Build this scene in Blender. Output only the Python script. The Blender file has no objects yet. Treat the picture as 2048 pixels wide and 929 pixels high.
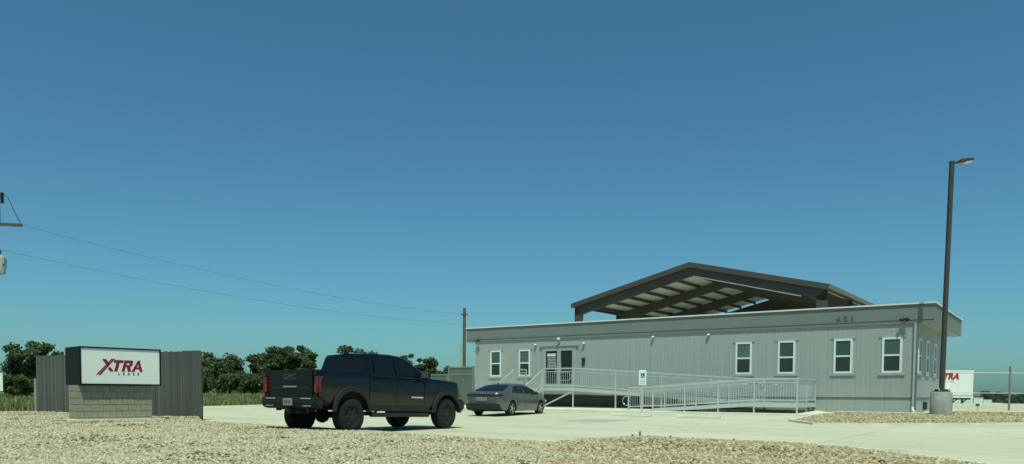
import bpy, bmesh, math, random
import numpy as np
from mathutils import Vector, Matrix

scene = bpy.context.scene
COL = scene.collection
R = math.radians

# ------------------------------------------------------------------ camera
PITCH, ROLL = R(2.599), R(0.372)
cam = bpy.data.cameras.new('camera')
cam.sensor_width = 36.0
cam.sensor_fit = 'HORIZONTAL'
cam.lens = 36.0 * 1559.48 / 2048.0
cam.shift_y = 0.1923
cam.clip_start = 0.1
cam.clip_end = 9000.0
cam_ob = bpy.data.objects.new('camera', cam)
COL.objects.link(cam_ob)
fw = Vector((0, math.cos(PITCH), -math.sin(PITCH)))
upv = Vector((0, math.sin(PITCH), math.cos(PITCH)))
rt = Vector((1, 0, 0))
ca, sa = math.cos(ROLL), math.sin(ROLL)
rx = rt * ca + upv * sa
ux = upv * ca - rt * sa
cam_ob.matrix_world = Matrix((
    (rx.x, ux.x, -fw.x, 0.0), (rx.y, ux.y, -fw.y, 0.0), (rx.z, ux.z, -fw.z, 1.0), (0, 0, 0, 1)))
scene.camera = cam_ob

# ------------------------------------------------------------------ light
SUN_EL = R(66.0)
SUN_DIR_H = Vector((0.055, -1.0)).normalized()
SUN_ROT = math.atan2(SUN_DIR_H.x, SUN_DIR_H.y)
world = bpy.data.worlds.new("World")
scene.world = world
world.use_nodes = True
wn = world.node_tree
sky = wn.nodes.new('ShaderNodeTexSky')
sky.sky_type = 'NISHITA'
sky.sun_disc = False
sky.sun_elevation = SUN_EL
sky.sun_rotation = SUN_ROT
sky.air_density = 1.0
sky.dust_density = 1.0
sky.ozone_density = 3.0
tintn = wn.nodes.new('ShaderNodeMix')
tintn.data_type = 'RGBA'
tintn.blend_type = 'MULTIPLY'
tintn.inputs[0].default_value = 1.0
tintn.inputs[7].default_value = (0.495, 0.955, 1.0, 1)      # the air seen through green window glass
wn.links.new(sky.outputs[0], tintn.inputs[6])
wn.links.new(tintn.outputs[2], wn.nodes['Background'].inputs[0])
wn.nodes['Background'].inputs[1].default_value = 0.090

sl = bpy.data.lights.new('sun', 'SUN')
sl.energy = 3.75
sl.angle = R(0.53)
sl.color = (0.91, 1.0, 0.70)
sun = bpy.data.objects.new('sun', sl)
COL.objects.link(sun)
sd = Vector((SUN_DIR_H.x * math.cos(SUN_EL), SUN_DIR_H.y * math.cos(SUN_EL), math.sin(SUN_EL)))
sun.rotation_euler = sd.to_track_quat('Z', 'Y').to_euler()
sun.location = (-30, -60, 60)

scene.view_settings.view_transform = 'Standard'
scene.view_settings.look = 'None'
scene.view_settings.exposure = 0.0
scene.view_settings.gamma = 1.0

# ------------------------------------------------------------------ materials
def nodes_of(m):
    m.use_nodes = True
    return m.node_tree, m.node_tree.nodes['Principled BSDF']

def mat(name, col, rough=0.6, metal=0.0, var=0.08, scale=3.0, bump=0.0, bscale=40.0, coat=0.0, spec=0.5,
        stretch=(1, 1, 1), trans=0.0):
    """painted / plain surface with a soft noise variation in colour and optional fine relief"""
    m = bpy.data.materials.new(name)
    nt, b = nodes_of(m)
    L = nt.links
    tc = nt.nodes.new('ShaderNodeTexCoord')
    mp = nt.nodes.new('ShaderNodeMapping')
    mp.inputs['Scale'].default_value = stretch
    L.new(tc.outputs['Object'], mp.inputs['Vector'])
    n = nt.nodes.new('ShaderNodeTexNoise')
    n.inputs['Scale'].default_value = scale
    n.inputs['Detail'].default_value = 5
    L.new(mp.outputs[0], n.inputs['Vector'])
    r = nt.nodes.new('ShaderNodeValToRGB')
    r.color_ramp.elements[0].position = 0.3
    r.color_ramp.elements[1].position = 0.7
    lo = [max(0, c * (1 - var)) for c in col]
    hi = [min(1, c * (1 + var)) for c in col]
    r.color_ramp.elements[0].color = (*lo, 1)
    r.color_ramp.elements[1].color = (*hi, 1)
    L.new(n.outputs['Fac'], r.inputs[0])
    L.new(r.outputs[0], b.inputs['Base Color'])
    b.inputs['Roughness'].default_value = rough
    b.inputs['Metallic'].default_value = metal
    b.inputs['Specular IOR Level'].default_value = spec
    b.inputs['Coat Weight'].default_value = coat
    b.inputs['Coat Roughness'].default_value = 0.06
    if trans:
        b.inputs['Transmission Weight'].default_value = trans
    if bump:
        n2 = nt.nodes.new('ShaderNodeTexNoise')
        n2.inputs['Scale'].default_value = bscale
        n2.inputs['Detail'].default_value = 4
        L.new(mp.outputs[0], n2.inputs['Vector'])
        bp = nt.nodes.new('ShaderNodeBump')
        bp.inputs['Strength'].default_value = bump
        bp.inputs['Distance'].default_value = 0.02
        L.new(n2.outputs['Fac'], bp.inputs['Height'])
        L.new(bp.outputs[0], b.inputs['Normal'])
    return m

def island_mat(name, cols, rough=0.8, trans=0.0, spec=0.3):
    """each loose piece of the mesh takes its own colour from the ramp"""
    m = bpy.data.materials.new(name)
    nt, b = nodes_of(m)
    L = nt.links
    g = nt.nodes.new('ShaderNodeNewGeometry')
    r = nt.nodes.new('ShaderNodeValToRGB')
    while len(r.color_ramp.elements) < len(cols):
        r.color_ramp.elements.new(0.5)
    for i, c in enumerate(cols):
        r.color_ramp.elements[i].position = i / (len(cols) - 1)
        r.color_ramp.elements[i].color = (*c, 1)
    L.new(g.outputs['Random Per Island'], r.inputs[0])
    L.new(r.outputs[0], b.inputs['Base Color'])
    b.inputs['Roughness'].default_value = rough
    b.inputs['Specular IOR Level'].default_value = spec
    if trans:
        t = nt.nodes.new('ShaderNodeBsdfTranslucent')
        L.new(r.outputs[0], t.inputs['Color'])
        mx = nt.nodes.new('ShaderNodeMixShader')
        mx.inputs[0].default_value = trans
        L.new(b.outputs[0], mx.inputs[1])
        L.new(t.outputs[0], mx.inputs[2])
        L.new(mx.outputs[0], nt.nodes['Material Output'].inputs['Surface'])
    return m

def ground_mat(name, cols, s1, s2, rough=0.9, bump=0.3, bscale=30, mixw=0.5, stretch=(1, 1, 1), rot=0.0, joints=False):
    m = bpy.data.materials.new(name)
    nt, b = nodes_of(m)
    L = nt.links
    tc = nt.nodes.new('ShaderNodeTexCoord')
    mp = nt.nodes.new('ShaderNodeMapping')
    mp.inputs['Scale'].default_value = stretch
    rt_ = nt.nodes.new('ShaderNodeMapping')
    rt_.inputs['Rotation'].default_value = (0, 0, rot)
    L.new(tc.outputs['Object'], rt_.inputs['Vector'])
    L.new(rt_.outputs[0], mp.inputs['Vector'])
    a = nt.nodes.new('ShaderNodeTexNoise')
    a.inputs['Scale'].default_value = s1
    a.inputs['Detail'].default_value = 6
    c = nt.nodes.new('ShaderNodeTexNoise')
    c.inputs['Scale'].default_value = s2
    c.inputs['Detail'].default_value = 4
    for n in (a, c):
        L.new(mp.outputs[0], n.inputs['Vector'])
    mx = nt.nodes.new('ShaderNodeMath')
    mx.operation = 'MULTIPLY_ADD'
    mx.inputs[1].default_value = mixw
    L.new(a.outputs['Fac'], mx.inputs[0])
    m2 = nt.nodes.new('ShaderNodeMath')
    m2.operation = 'MULTIPLY'
    m2.inputs[1].default_value = 1 - mixw
    L.new(c.outputs['Fac'], m2.inputs[0])
    L.new(m2.outputs[0], mx.inputs[2])
    r = nt.nodes.new('ShaderNodeValToRGB')
    while len(r.color_ramp.elements) < len(cols):
        r.color_ramp.elements.new(0.5)
    for i, cc in enumerate(cols):
        r.color_ramp.elements[i].position = 0.32 + 0.36 * i / (len(cols) - 1)
        r.color_ramp.elements[i].color = (*cc, 1)
    L.new(mx.outputs[0], r.inputs[0])
    col = r.outputs[0]
    if joints:
        bk = nt.nodes.new('ShaderNodeTexBrick')          # saw cuts every few metres, with slab-to-slab tone
        bk.offset = 0.0
        bk.inputs['Scale'].default_value = 1.0
        bk.inputs['Brick Width'].default_value = 4.6
        bk.inputs['Row Height'].default_value = 4.0
        bk.inputs['Mortar Size'].default_value = 0.02
        bk.inputs['Color1'].default_value = (1, 1, 1, 1)
        bk.inputs['Color2'].default_value = (.93, .93, .93, 1)
        bk.inputs['Mortar'].default_value = (.62, .60, .56, 1)
        L.new(rt_.outputs[0], bk.inputs['Vector'])
        st = nt.nodes.new('ShaderNodeTexNoise')          # oil and tyre stains
        st.inputs['Scale'].default_value = .55
        st.inputs['Detail'].default_value = 7
        st.inputs['Roughness'].default_value = .7
        L.new(tc.outputs['Object'], st.inputs['Vector'])
        sr = nt.nodes.new('ShaderNodeValToRGB')
        sr.color_ramp.elements[0].position = .30
        sr.color_ramp.elements[0].color = (.72, .71, .68, 1)
        sr.color_ramp.elements[1].position = .42
        sr.color_ramp.elements[1].color = (1, 1, 1, 1)
        L.new(st.outputs['Fac'], sr.inputs[0])
        for q in (bk.outputs['Color'], sr.outputs[0]):
            mm = nt.nodes.new('ShaderNodeMix')
            mm.data_type = 'RGBA'
            mm.blend_type = 'MULTIPLY'
            mm.inputs[0].default_value = 1.0
            L.new(col, mm.inputs[6])
            L.new(q, mm.inputs[7])
            col = mm.outputs[2]
    L.new(col, b.inputs['Base Color'])
    b.inputs['Roughness'].default_value = rough
    b.inputs['Specular IOR Level'].default_value = 0.25
    n2 = nt.nodes.new('ShaderNodeTexNoise')
    n2.inputs['Scale'].default_value = bscale
    L.new(mp.outputs[0], n2.inputs['Vector'])
    bp = nt.nodes.new('ShaderNodeBump')
    bp.inputs['Strength'].default_value = bump
    bp.inputs['Distance'].default_value = 0.03
    L.new(n2.outputs['Fac'], bp.inputs['Height'])
    L.new(bp.outputs[0], b.inputs['Normal'])
    return m

M = {}
AZ0 = math.radians(54.075 + 90)
M['concrete'] = ground_mat('concrete_paving', [(.46, .44, .345), (.55, .53, .42), (.59, .57, .455), (.64, .62, .50)], 0.55, 3.2, bump=.1, stretch=(.16, .75, 1), mixw=.6, rot=-AZ0, joints=True)
M['kerb'] = mat('kerb_concrete', (.66, .64, .55), .85, var=.12, scale=2, bump=.2)
M['grass'] = ground_mat('grass_ground', [(.12, .14, .055), (.17, .19, .075), (.24, .24, .11)], 0.05, 0.6, bump=.5)
M['blade'] = island_mat('grass_blades', [(.13, .16, .055), (.19, .23, .08), (.26, .27, .12), (.34, .32, .17)], .8, trans=.25)
M['dry_blade'] = island_mat('dry_weed_blades', [(.22, .22, .11), (.32, .30, .16), (.42, .38, .22)], .8, trans=.3)
M['gravel_bed'] = ground_mat('gravel_bed_ground', [(.18, .145, .09), (.27, .225, .15), (.38, .33, .23)], 6, 18, bump=.8, bscale=25)
M['stone'] = island_mat('gravel_stones', [(.31, .25, .155), (.39, .325, .215), (.45, .39, .27), (.51, .455, .33), (.61, .56, .44)], .85)
M['stone_brown'] = island_mat('gravel_stones_tan', [(.22, .155, .085), (.33, .25, .15), (.41, .33, .21), (.48, .41, .28), (.60, .54, .41)], .85)
M['asphalt'] = ground_mat('asphalt', [(.04, .04, .04), (.055, .055, .052), (.07, .07, .065)], 2, 40, bump=.3, bscale=120)
M['siding'] = mat('siding_paint', (.345, .38, .372), .75, var=.045, scale=1.2, bump=.10, bscale=3.5, stretch=(6, 6, .25))
M['fascia'] = mat('fascia_paint', (.185, .21, .21), .7, var=.04, scale=.8)
M['trim_grey'] = mat('trim_paint_grey', (.36, .39, .39), .7, var=.04)
M['dark_trim_and_shade'] = mat('dark_trim_and_shade', (.10, .115, .11), .7, var=.08)
M['white'] = mat('white_vinyl', (.78, .80, .80), .45, var=.03)
M['roof_white'] = mat('white_roof_edge', (.74, .75, .73), .5, var=.04)
M['galv'] = mat('galvanised_aluminium', (.54, .575, .57), .45, metal=.2, var=.06, scale=6)
M['galv_dark'] = mat('weathered_deck', (.36, .38, .38), .6, metal=.2, var=.1, scale=6)
M['glass'] = mat('window_glass', (.018, .03, .028), .06, var=.2, spec=.8)
M['blind'] = mat('window_glass_with_blind', (.055, .10, .09), .10, var=.12, spec=.8, scale=2)
M['blind_pale'] = mat('window_glass_pale_blind', (.085, .135, .12), .12, var=.15, spec=.8, scale=2)
M['blind_dim'] = mat('window_glass_dim_blind', (.035, .070, .066), .10, var=.15, spec=.8, scale=2)
M['door_dark'] = mat('dark_door_glass', (.012, .016, .018), .12, var=.1, spec=.6)
M['print_white'] = mat('white_print', (.72, .74, .74), .6, var=.1, scale=30)
M['black_metal'] = mat('black_metal', (.025, .028, .03), .5, var=.1)
M['fixture'] = mat('pale_light_fixture', (.66, .67, .65), .35, var=.03)
M['brown_steel'] = mat('brown_painted_steel', (.075, .062, .052), .6, var=.12, scale=.7)
M['roof_insul'] = mat('white_roof_insulation', (.66, .70, .65), .7, var=.05, scale=.5)
M['roof_metal'] = mat('brown_roof_metal', (.20, .17, .13), .5, var=.1)
M['bronze'] = mat('bronze_lamp_paint', (.060, .055, .046), .5, var=.1, spec=.4)
M['lens'] = mat('lamp_lens', (.85, .84, .74), .3, var=.04)
M['cast_conc'] = mat('cast_concrete', (.34, .335, .30), .9, var=.22, scale=2.5, bump=.4, bscale=14)
M['block'] = mat('split_concrete_block', (.315, .295, .22), .95, var=.12, scale=5, bump=.7, bscale=30)
M['mortar'] = mat('mortar', (.285, .27, .20), .95, var=.1)
M['sign_face'] = mat('sign_face_white', (.86, .88, .87), .35, var=.02)
M['sign_black'] = mat('sign_cabinet_black', (.004, .005, .006), .55, var=.15, spec=.25)
M['red'] = mat('sign_red', (.25, .010, .018), .45, var=.06)
M['red_far'] = mat('trailer_red', (.36, .02, .03), .5, var=.1)
M['grey_text'] = mat('grey_lettering', (.10, .11, .11), .6, var=.1)
M['board'] = None
M['carpaint_black'] = mat('black_car_paint', (.003, .0035, .004), .22, var=.1, coat=.4, spec=.3)
M['black_plastic'] = mat('black_plastic', (.012, .0125, .0125), .65, var=.12)
M['car_glass'] = mat('tinted_car_glass', (.006, .008, .009), .07, var=.05, spec=.35)
M['tyre'] = mat('tyre_rubber', (.010, .010, .010), .85, var=.2, scale=20, bump=.3)
M['dark_rim'] = mat('dark_alloy', (.035, .036, .037), .4, metal=.5, var=.1)
M['chrome'] = mat('chrome', (.62, .64, .65), .2, metal=.9, var=.03)
M['tail_red'] = mat('tail_lamp_red', (.15, .008, .010), .2, var=.1, coat=.4)
M['tail_bright'] = mat('tail_lamp_bright', (.34, .05, .055), .25, var=.05)
M['plate'] = mat('number_plate', (.70, .72, .72), .5, var=.05)
M['plate_dull'] = mat('dull_number_plate', (.26, .28, .28), .5, var=.08)
M['carpaint_grey'] = mat('grey_car_paint', (.135, .145, .143), .30, metal=.55, var=.04, coat=.6)
M['silver_rim'] = mat('silver_alloy', (.50, .51, .51), .35, metal=.5, var=.05)
M['underbody'] = mat('underbody', (.012, .012, .012), .9, var=.2)
M['lamp_clear'] = mat('lamp_clear', (.75, .76, .74), .15, var=.05, coat=.5)
M['wood_pole'] = mat('weathered_pole', (.11, .095, .075), .9, var=.25, scale=4, stretch=(8, 8, .5), bump=.3)
M['wire'] = mat('cable', (.05, .055, .06), .6, var=.1)
M['xf_grey'] = mat('transformer_grey', (.45, .47, .44), .5, var=.06)
M['ceramic'] = mat('insulator_dark', (.045, .035, .03), .3, var=.1)
M['trailer_white'] = mat('trailer_white', (.88, .89, .87), .45, var=.05, scale=1.0, stretch=(3, 3, .3))
M['trailer_grey'] = mat('trailer_grey', (.42, .44, .44), .5, var=.06)
M['screen'] = mat('screen_panel', (.115, .145, .125), .7, var=.07, stretch=(6, 6, .4))
M['screen_trim'] = mat('screen_trim', (.19, .22, .20), .7, var=.06)
M['fence_galv'] = mat('fence_galvanised', (.24, .26, .26), .5, metal=.4, var=.08)
M['blue_paint'] = mat('blue_ground_paint', (.33, .42, .43), .85, var=.3, scale=6)
M['badge'] = mat('dark_chrome_badge', (.065, .07, .07), .4, metal=.3, var=.05)
M['sign_white'] = mat('sign_white', (.72, .80, .76), .5, var=.03)
M['sign_blue'] = mat('sign_blue', (.02, .08, .30), .5, var=.05)
M['sign_green'] = mat('sign_green', (.30, .48, .40), .5, var=.05)
M['bark'] = mat('bark', (.055, .045, .034), .95, var=.3, scale=6, bump=.6, stretch=(3, 3, .6))
LEAF = [island_mat('leaves_olive', [(.07, .105, .05), (.10, .14, .062), (.13, .17, .075), (.17, .205, .095)], .7, trans=.42),
        island_mat('leaves_deep_green', [(.052, .088, .048), (.08, .122, .058), (.11, .155, .07), (.145, .185, .088)], .7, trans=.42),
        island_mat('leaves_yellow_green', [(.075, .098, .035), (.105, .128, .044), (.135, .158, .056), (.17, .185, .075)], .7, trans=.45)]
BOARDS = [mat('weathered_board', c, .9, var=.22, scale=3, stretch=(9, 9, .35), bump=.3, bscale=12)
          for c in ((.105, .11, .105), (.088, .093, .089), (.115, .12, .113), (.14, .142, .132))]

# ------------------------------------------------------------------ mesh helpers
class MB:
    def __init__(s):
        s.v, s.f = [], []

    def add(s, vs, fs):
        n = len(s.v)
        s.v += [tuple(p) for p in vs]
        s.f += [tuple(i + n for i in f) for f in fs]
        return s

    def box(s, x0, x1, y0, y1, z0, z1):
        return s.add([(x0, y0, z0), (x1, y0, z0), (x1, y1, z0), (x0, y1, z0), (x0, y0, z1), (x1, y0, z1), (x1, y1, z1), (x0, y1, z1)],
                     [(0, 3, 2, 1), (4, 5, 6, 7), (0, 1, 5, 4), (1, 2, 6, 5), (2, 3, 7, 6), (3, 0, 4, 7)])

    def bar(s, p, q, w, h, up=(0, 0, 1)):
        p, q = Vector(p), Vector(q)
        d = (q - p).normalized()
        u = Vector(up)
        if abs(d.dot(u)) > .98:
            u = Vector((1, 0, 0))
        a = d.cross(u).normalized() * w / 2
        b = a.normalized().cross(d).normalized() * h / 2
        vs = [p - a - b, p + a - b, p + a + b, p - a + b, q - a - b, q + a - b, q + a + b, q - a + b]
        return s.add(vs, [(0, 1, 2, 3), (7, 6, 5, 4), (0, 4, 5, 1), (1, 5, 6, 2), (2, 6, 7, 3), (3, 7, 4, 0)])

    def tube(s, pts, r, n=6, caps=True):
        pts = [Vector(p) for p in pts]
        rs = r if isinstance(r, (list, tuple)) else [r] * len(pts)
        vs, fs = [], []
        ref = None
        for i, p in enumerate(pts):
            d = (pts[min(i + 1, len(pts) - 1)] - pts[max(i - 1, 0)]).normalized()
            if ref is None:
                ref = Vector((0, 0, 1)) if abs(d.z) < .9 else Vector((1, 0, 0))
            a = d.cross(ref).normalized()
            b = a.cross(d).normalized()
            ref = b
            for k in range(n):
                t = 2 * math.pi * k / n
                vs.append(p + (a * math.cos(t) + b * math.sin(t)) * rs[i])
        for i in range(len(pts) - 1):
            for k in range(n):
                fs.append((i * n + k, i * n + (k + 1) % n, (i + 1) * n + (k + 1) % n, (i + 1) * n + k))
        if caps:
            fs.append(tuple(range(n))[::-1])
            fs.append(tuple((len(pts) - 1) * n + k for k in range(n)))
        return s.add(vs, fs)

    def lathe(s, prof, n=24, origin=(0, 0, 0), axis='z'):
        """prof: (radius, height) pairs"""
        o = Vector(origin)
        vs, fs = [], []
        for r, h in prof:
            for k in range(n):
                t = 2 * math.pi * k / n
                c, q = r * math.cos(t), r * math.sin(t)
                p = {'z': (c, q, h), 'y': (c, h, q), 'x': (h, c, q)}[axis]
                vs.append(o + Vector(p))
        for i in range(len(prof) - 1):
            for k in range(n):
                f = (i * n + k, i * n + (k + 1) % n, (i + 1) * n + (k + 1) % n, (i + 1) * n + k)
                fs.append(f if axis != 'y' else f[::-1])
        if prof[0][0] > 1e-5:
            fs.append(tuple(range(n))[::-1])
        if prof[-1][0] > 1e-5:
            fs.append(tuple((len(prof) - 1) * n + k for k in range(n)))
        return s.add(vs, fs)

    def grid(s, rows, flip=False):
        n = len(rows[0])
        vs = [p for r in rows for p in r]
        fs = []
        for i in range(len(rows) - 1):
            for k in range(n - 1):
                f = (i * n + k, i * n + k + 1, (i + 1) * n + k + 1, (i + 1) * n + k)
                fs.append(f[::-1] if flip else f)
        return s.add(vs, fs)

    def prism(s, poly, d, axis='y', at=0.0):
        """outline (a,b) pairs extruded by d; axis y: a=x,b=z; axis x: a=y,b=z; axis z: a=x,b=y"""
        def P(a, b, c):
            return {'y': (a, c, b), 'x': (c, a, b), 'z': (a, b, c)}[axis]
        n = len(poly)
        vs = [P(a, b, at) for a, b in poly] + [P(a, b, at + d) for a, b in poly]
        fs = [tuple(range(n))[::-1], tuple(range(n, 2 * n))]
        fs += [(i, (i + 1) % n, n + (i + 1) % n, n + i) for i in range(n)]
        return s.add(vs, fs)

    def mesh(s, name, material, smooth=None, bevel=0, fix=True):
        me = bpy.data.meshes.new(name)
        me.from_pydata(s.v, [], s.f)
        if fix or bevel:
            bm = bmesh.new()
            bm.from_mesh(me)
            if fix:
                bmesh.ops.recalc_face_normals(bm, faces=bm.faces)
            if bevel:
                es = [e for e in bm.edges if len(e.link_faces) == 2 and e.calc_face_angle(0) > .5]
                bmesh.ops.bevel(bm, geom=es, offset=bevel, segments=2, affect='EDGES', clamp_overlap=True)
            bm.to_mesh(me)
            bm.free()
        if smooth:
            for p in me.polygons:
                p.use_smooth = True
            me.set_sharp_from_angle(angle=R(smooth))
        if material:
            me.materials.append(material)
        return me

    def obj(s, name, material, parent=None, **kw):
        return link(name, s.mesh(name, material, **kw), parent)

def link(name, data, parent=None):
    o = bpy.data.objects.new(name, data)
    COL.objects.link(o)
    if parent:
        o.parent = parent
    return o

def tag(o, label=None, cat=None, group=None, kind=None):
    for k, v in (('label', label), ('category', cat), ('group', group), ('kind', kind)):
        if v:
            o[k] = v
    return o

def thing(name, label, cat, loc=(0, 0, 0), rz=0.0, group=None):
    o = link(name, None)
    o.empty_display_size = .2
    o.location = loc
    o.rotation_euler = (0, 0, rz)
    return tag(o, label, cat, group)

def struct(name, mb, material, **kw):
    return tag(mb.obj(name, material, **kw), kind='structure')

def text_mesh(txt, size, depth=.004, shear=0.0, offset=0.0, space=1.0):
    cu = bpy.data.curves.new('lettering', 'FONT')
    cu.body = txt
    cu.size = size
    cu.extrude = depth
    cu.shear = shear
    cu.offset = offset
    cu.space_character = space
    cu.align_x = 'CENTER'
    cu.align_y = 'CENTER'
    cu.resolution_u = 3
    t = bpy.data.objects.new('lettering_tmp', cu)
    COL.objects.link(t)
    dg = bpy.context.evaluated_depsgraph_get()
    me = bpy.data.meshes.new_from_object(t.evaluated_get(dg))
    bpy.data.objects.remove(t)
    bpy.data.curves.remove(cu)
    return me

def lettering(name, txt, size, material, parent, loc, xdir, zdir=(0, 0, 1), **kw):
    """flat raised letters; xdir = reading direction in parent space"""
    me = text_mesh(txt, size, **kw)
    me.materials.clear()
    me.materials.append(material)
    o = link(name, me, parent)
    x = Vector(xdir).normalized()
    y = Vector(zdir).normalized()
    z = x.cross(y)
    o.matrix_local = Matrix(((x.x, y.x, z.x, loc[0]), (x.y, y.y, z.y, loc[1]), (x.z, y.z, z.z, loc[2]), (0, 0, 0, 1)))
    return o

def lerp(x, xs, ys):
    return float(np.interp(x, xs, ys))

# ------------------------------------------------------------------ site frame
AZ = R(54.075)
C0 = Vector((17.112, 33.14))                         # front right corner of the office
DV = Vector((-math.sin(AZ), math.cos(AZ)))           # along the facade, away from that corner
PV = Vector((math.cos(AZ), math.sin(AZ)))            # into the building

def bw(t, s, z=0.0):
    g = C0 + PV * t + DV * s
    return Vector((g.x, g.y, z))

def H(x, y):
    """height of the paved lot: falls gently from the office towards the road"""
    t = (x - C0.x) * PV.x + (y - C0.y) * PV.y
    h = lerp(-t, [-4, 0, .5, 2, 4, 7, 11, 16], [.30, .29, .24, .16, .12, .06, .0, -.04])
    h -= .035 * max(0, 16 - y) + .1 * max(0, 9 - y)
    h = max(h, -.62)
    if y > 78:
        k = min(1, (y - 78) / 110)
        k = k * k * (3 - 2 * k)
        q = min(1, max(0, (x - 12) / 25))
        h -= 3.9 * k * q
    return h

rng = random.Random(5)

def inside(poly, x, y):
    c = False
    j = len(poly) - 1
    for i in range(len(poly)):
        xi, yi = poly[i]
        xj, yj = poly[j]
        if (yi > y) != (yj > y) and x < (xj - xi) * (y - yi) / (yj - yi) + xi:
            c = not c
        j = i
    return c

def sheet(poly, off, step, hfun):
    """a sheet over a polygon that follows the ground, cut to the polygon's outline"""
    bm = bmesh.new()
    fv = [bm.verts.new((x, y, 0)) for x, y in poly]
    bm.faces.new(fv)
    xs = [p[0] for p in poly]
    ys = [p[1] for p in poly]
    for lo, hi, no in ((min(xs), max(xs), (1, 0, 0)), (min(ys), max(ys), (0, 1, 0))):
        k = lo + step
        while k < hi:
            co = (k, 0, 0) if no[0] else (0, k, 0)
            bmesh.ops.bisect_plane(bm, geom=bm.verts[:] + bm.edges[:] + bm.faces[:], plane_co=co, plane_no=no)
            k += step
    for v in bm.verts:
        v.co.z = hfun(v.co.x, v.co.y) + off
    bmesh.ops.recalc_face_normals(bm, faces=bm.faces)
    me = bpy.data.meshes.new('sheet')
    bm.to_mesh(me)
    bm.free()
    if me.polygons and sum(p.normal.z for p in me.polygons) < 0:
        me.flip_normals()
    for p in me.polygons:
        p.use_smooth = True
    return me

# ------------------------------------------------------------------ ground
def axis_steps(lo, hi, fine_lo, fine_hi, fine, coarse):
    out, k = [], lo
    while k < hi:
        out.append(k)
        if fine_lo <= k < fine_hi:
            k += fine
        else:
            far = (fine_lo - k) if k < fine_lo else (k - fine_hi)
            k += max(fine, min(coarse, far * .35 + fine))
            if out[-1] < fine_lo < k:
                k = fine_lo
    out.append(hi)
    return out
gx = axis_steps(-4000, 4000, -60, 80, 4, 900)
gy = axis_steps(-300, 5000, -4, 220, 4, 900)
g = MB()
g.grid([[(x, y, H(x, y) - .06) for x in gx] for y in gy])
gd = struct('ground', g, M['grass'], smooth=80)

LOT = [(-10.25, 25.82), (-5.25, 21.31), (-1.91, 18.12), (.77, 15.76), (1.69, 16.83), (3.01, 18.29), (4.14, 17.12), (5.88, 15.89), (6.57, 15.11),
       (7.01, 14.05), (7.42, 13.17), (7.75, 12.2), (8.3, 10.2), (9.4, 8.0), (40, 8.0), (60, 40), (95, 100), (60, 190), (34, 130), (10, 86), (-7, 66),
       (-15.2, 55), (-19.0, 52.0), (-23, 47), (-13.2, 31.0)]
lot = link('parking_lot', sheet(LOT, 0.0, 2.0, H))
lot.data.materials.append(M['concrete'])
tag(lot, kind='structure')

rd = MB()
rd.grid([[(x, y, -.60) for x in np.linspace(-400, 400, 30)] for y in (-9, -3, 2, 6.6)])
struct('road', rd, M['asphalt'])

# gravel islands -----------------------------------------------------------
LEFT_EDGE = [(-10.25, 25.82), (-5.25, 21.31), (-1.91, 18.12), (.77, 15.76), (1.69, 16.83), (3.01, 18.29), (4.14, 17.12), (5.88, 15.89), (6.57, 15.11),
             (7.01, 14.05), (7.42, 13.17), (7.75, 12.2), (8.3, 10.2), (9.4, 8.0)]
GRAVEL = LEFT_EDGE + [(9.4, 7.2), (-60, 7.2), (-60, 34.5), (-31, 34.5), (-21.96, 33.6), (-20.7, 34.2), (-11.3, 28.0)]

def seg_dist(px, py, line):
    best = 1e9
    for (ax, ay), (bx, by) in zip(line[:-1], line[1:]):
        dx, dy = bx - ax, by - ay
        u = max(0, min(1, ((px - ax) * dx + (py - ay) * dy) / (dx * dx + dy * dy)))
        best = min(best, math.hypot(px - ax - u * dx, py - ay - u * dy))
    return best

def lump(x, y):
    return .035 * (math.sin(x * .9 + y * .4) * math.sin(y * .8 - x * .3 + 1.3)) + .02 * math.sin(x * 2.3 + 1) * math.sin(y * 2.1)

def HG(x, y):
    d = seg_dist(x, y, LEFT_EDGE)
    k = min(1, d / 1.6)
    return H(x, y) + .05 + .05 * k + lump(x, y) * k

gv = link('gravel_bed', sheet(GRAVEL, 0.0, 1.0, HG))
gv.data.materials.append(M['gravel_bed'])
tag(gv, kind='structure')

STRIP = [(10.3, 28.5), (10.2, 26.2), (12.5, 25.75), (17.2, 25.9), (34, 27.2), (34, 33.2), (26, 31.8), (20.9, 31.4), (18.9, 33.4), (17.4, 32.4), (14.6, 34.6), (12.2, 31.6)]
def HS(x, y):
    d = seg_dist(x, y, STRIP + STRIP[:1])
    k = min(1, d / 1.4)
    return H(x, y) + .045 + .03 * k + lump(x, y) * .4 * k
gs = link('gravel_strip', sheet(STRIP, 0.0, .8, HS))
gs.data.materials.append(M['gravel_bed'])
tag(gs, kind='structure')

# stones: nobody could count them
ICO_V = []
_bm = bmesh.new()
bmesh.ops.create_icosphere(_bm, subdivisions=1, radius=1.0)
ICO_V = np.array([v.co[:] for v in _bm.verts])
ICO_F = np.array([[v.index for v in f.verts] for f in _bm.faces])
_bm.free()

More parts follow.
